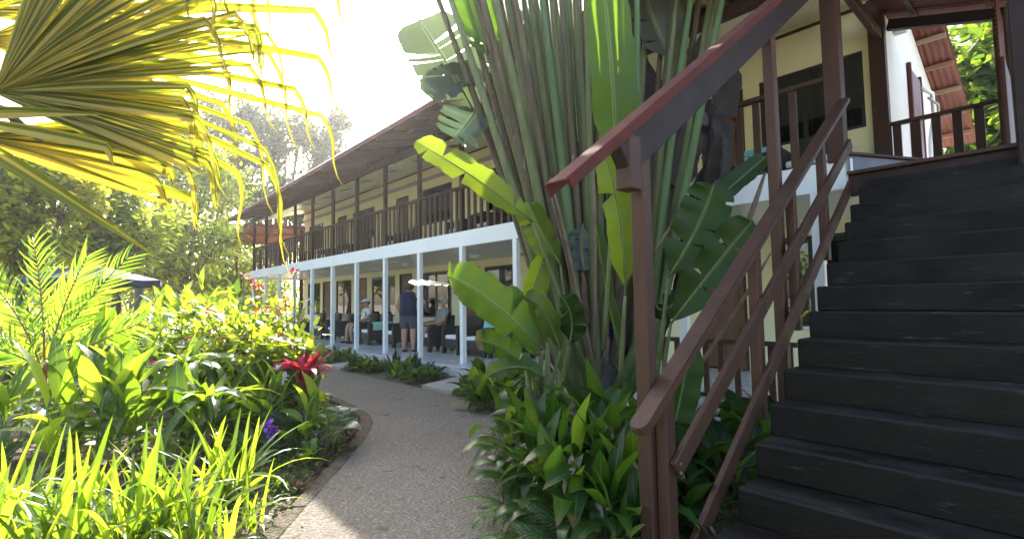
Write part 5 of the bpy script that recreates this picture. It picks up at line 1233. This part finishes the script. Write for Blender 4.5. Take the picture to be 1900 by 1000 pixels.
# ------------------------------------------------------------------ trees
def tree(name, label, group, base, blobs, mat, leaf, npts, nper, tr, asp=.42, bark=BARK, seed=1, fork=.45, crad=.45, up=.3):
    r = random.Random(seed); t = thing(name, label, 'tree', base, group); base = Vector(base)
    cen = sum((b[0] for b in blobs), Vector()) / len(blobs); fk = base.lerp(Vector((cen.x, cen.y, base.z + (cen.z - base.z))), fork); fk.x += r.uniform(-.2, .2)
    mb = MB(); tube_into(mb, bez(base + Vector((0, 0, -.2)), base.lerp(fk, .5) + Vector((r.uniform(-.2, .2), r.uniform(-.2, .2), 0)), fk, 6), [tr * (1.25 - .09 * i) for i in range(7)], 9)
    cl = MB()
    for c, rad in blobs:
        mid = fk.lerp(c, .5) + Vector((r.uniform(-.3, .3), r.uniform(-.3, .3), -.15 * (c - fk).length * .3))
        pts = bez(fk, mid, c, 6); tube_into(mb, pts, [tr * (.6 - .08 * i) for i in range(7)], 6)
        tips = []
        for _ in range(npts):
            d = Vector((r.gauss(0, 1), r.gauss(0, 1), r.gauss(0, .8))); d.normalize(); q = c + d * rad * r.uniform(.45, 1.05)
            s = pts[r.choice((4, 5, 6))]; tube_into(mb, bez(s, s.lerp(q, .5) + Vector((0, 0, .08 * rad)), q, 3), [tr * .13, tr * .11, tr * .08, tr * .05], 4); tips.append(q); tips.append(s.lerp(q, .7))
        leaf_cloud(cl, tips, nper, leaf, crad * rad, asp, up, r)
    put('trunk', mb.mesh('trunk', bark), None, t); put('crown', cl.mesh('crown', mat), None, t); return t
def B(*a): return [(at(x, y, d), rad) for x, y, d, rad in a]
tree('broadleaf_tree', 'yellow green broadleaf tree filling the left edge above the umbrella', None, gd(50, 13.5), B((60, 400, 13.5, 1.0), (130, 345, 13.8, .9), (10, 330, 13.2, .9), (-40, 430, 13, 1.0), (100, 300, 13.8, .8), (30, 470, 13, .7)), L_TREEY, .24, 16, 30, .14, .5, seed=1)
tree('broadleaf_tree', 'darker broadleaf tree between the yellow tree and the grey pole', None, gd(200, 16), B((190, 400, 16, 1.1), (230, 340, 16.4, 1.0), (160, 460, 15.5, .9), (240, 460, 16, 1.0), (140, 300, 16.5, 1.0), (280, 420, 17, .9)), L_TREE, .26, 16, 30, .16, .5, seed=2)
tree('broadleaf_tree', 'dark green tree with bare leaning limbs right of the grey pole', None, gd(340, 23), B((300, 330, 22, 1.5), (350, 400, 23, 1.6), (290, 430, 21, 1.4), (400, 455, 23, 1.4), (330, 500, 22, 1.3), (425, 360, 25, 1.4), (270, 500, 21, 1.2), (380, 300, 24, 1.1)), L_TREE, .30, 16, 26, .22, .5, seed=3, fork=.3)
tree('tall_tree', 'tall pale hazy tree rising behind the far roof end', None, gd(515, 34), B((470, 215, 34, 1.2), (448, 290, 34, 1.6), (515, 285, 34, 1.6), (560, 245, 35, 1.3), (600, 265, 35, 1.4), (540, 350, 34, 1.7), (628, 225, 36, .8), (480, 370, 33, 1.6), (420, 240, 35, 1.2), (595, 330, 36, 1.4), (400, 330, 34, 1.5), (650, 300, 37, 1.0), (560, 400, 35, 1.6), (440, 370, 34, 1.6), (505, 230, 34, 1.3), (620, 280, 36, 1.3)), L_TREEP, .34, 17, 34, .34, .5, seed=4, fork=.35, crad=.42)
tree('tall_tree', 'hazy tree left of the tallest one behind the fan palm', None, gd(330, 36), B((350, 250, 36, 1.8), (300, 210, 36, 1.6), (390, 190, 37, 1.2), (270, 270, 36, 1.8), (330, 330, 35, 1.8), (410, 300, 36, 1.5)), L_TREEP, .36, 15, 30, .34, .5, seed=14, fork=.35, crad=.42)
tree('bushy_tree', 'low bushy tree against the far end of the building', None, gd(440, 27), B((445, 500, 26, 1.5), (405, 520, 26, 1.4), (470, 540, 27, 1.2), (430, 450, 27, 1.3), (380, 545, 25, 1.2), (500, 545, 29, 1.2)), L_TREE, .30, 15, 24, .14, .5, seed=5, fork=.4)
for i, (px, d, yt) in enumerate([(-120, 40, 350), (-10, 43, 390), (100, 41, 400), (190, 44, 430), (300, 42, 440), (420, 46, 420), (560, 48, 470), (-260, 36, 330)]):
    tree('background_tree', 'dense green tree of the far row, %s' % ('beyond the yellow tree at the left edge', 'second from the left edge', 'behind the umbrella', 'left of the grey pole', 'right of the grey pole', 'behind the far roof end', 'rightmost and half behind the building', 'outermost on the left side')[i], 'far tree row behind the garden', gd(px, d), B((px, yt, d, 2.6), (px - 55, yt + 60, d, 2.6), (px + 55, yt + 55, d, 2.6), (px, yt + 110, d, 2.8), (px + 30, yt + 150, d, 2.4), (px - 40, yt + 140, d, 2.4)), L_TREE, .5, 13, 22, .3, .5, seed=20 + i, fork=.4)
tree('breadfruit_tree', 'large leafed tree seen through the landing shelter', None, gd(1830, 17), B((1800, 90, 15, 1.2), (1830, 190, 15, 1.2), (1795, 270, 15, 1.0), (1870, 60, 14.5, 1.2), (1850, 300, 14.5, 1.1), (1770, 180, 16, 1.2), (1760, 330, 15, 1.1), (1900, 200, 14, 1.4), (1830, 380, 15, 1.2)), L_GREEN, .40, 16, 24, .22, .55, seed=6, fork=.45)
tree('background_tree', 'dense green tree farther behind the landing shelter', None, gd(1850, 30), B((1800, 150, 28, 2.6), (1880, 220, 28, 2.6), (1780, 330, 28, 2.4), (1850, 380, 27, 2.4)), L_TREE, .5, 12, 12, .3, .5, seed=7)
for i, (x, y, h) in enumerate([(-9, 4, 6.5), (-11, 9, 7.5), (-9, 14, 6), (-11, 19, 7), (-9, 25, 6.5), (-8, -2, 7)]):
    c = Vector((x, y, h * .65)); tree('garden_tree', 'leafy tree across the garden opposite the hotel, mirrored in its windows', 'trees opposite the hotel', (x, y, 0), [(c + Vector((0, 0, h * .2)), 1.8), (c + Vector((1.0, 1.4, 0)), 1.7), (c + Vector((-.8, -1.5, 0)), 1.7), (c + Vector((.6, -1.2, -h * .2)), 1.5), (c + Vector((.3, 1.3, -h * .28)), 1.4)], L_TREE, .34, 11, 13, .2, .5, seed=40 + i)

# ------------------------------------------------------------------ thin haze volume added to imitate lens glare
hz = bpy.data.materials.new('glare_haze'); hz.use_nodes = True; hn = hz.node_tree; hn.nodes.clear()
ho = hn.nodes.new('ShaderNodeOutputMaterial'); pv = hn.nodes.new('ShaderNodeVolumePrincipled')
pv.inputs['Color'].default_value = (.96, .97, 1, 1); pv.inputs['Density'].default_value = .0009; pv.inputs['Anisotropy'].default_value = .7
hn.links.new(pv.outputs[0], ho.inputs['Volume'])
stuff(tag(put('added_haze', box_mesh(150, 150, 26, hz, 0), Vector((10, 25, 11.9))), 'pale haze over the garden, added to imitate lens glare', 'added_haze'))

# ------------------------------------------------------------------ alike things in small rows are told apart by their order
ORD = ['leftmost', 'second from the left', 'third from the left', 'fourth from the left', 'fifth from the left', 'sixth from the left', 'seventh from the left', 'rightmost']
by = {}
for o in SC.objects:
    if o.parent is None and o.get('label') and o.get('group'): by.setdefault(o['label'], []).append(o)
def px_of(o):
    p = W[o].translation - CAM_P; return p.dot(CR) / max(.1, p.dot(CF))
for lb, os_ in by.items():
    if 1 < len(os_) <= 8 and 'mirrored' not in lb:
        os_.sort(key=px_of)
        for i, o in enumerate(os_): o['label'] = lb + ', ' + (ORD[i] if i < len(os_) - 1 else 'rightmost')
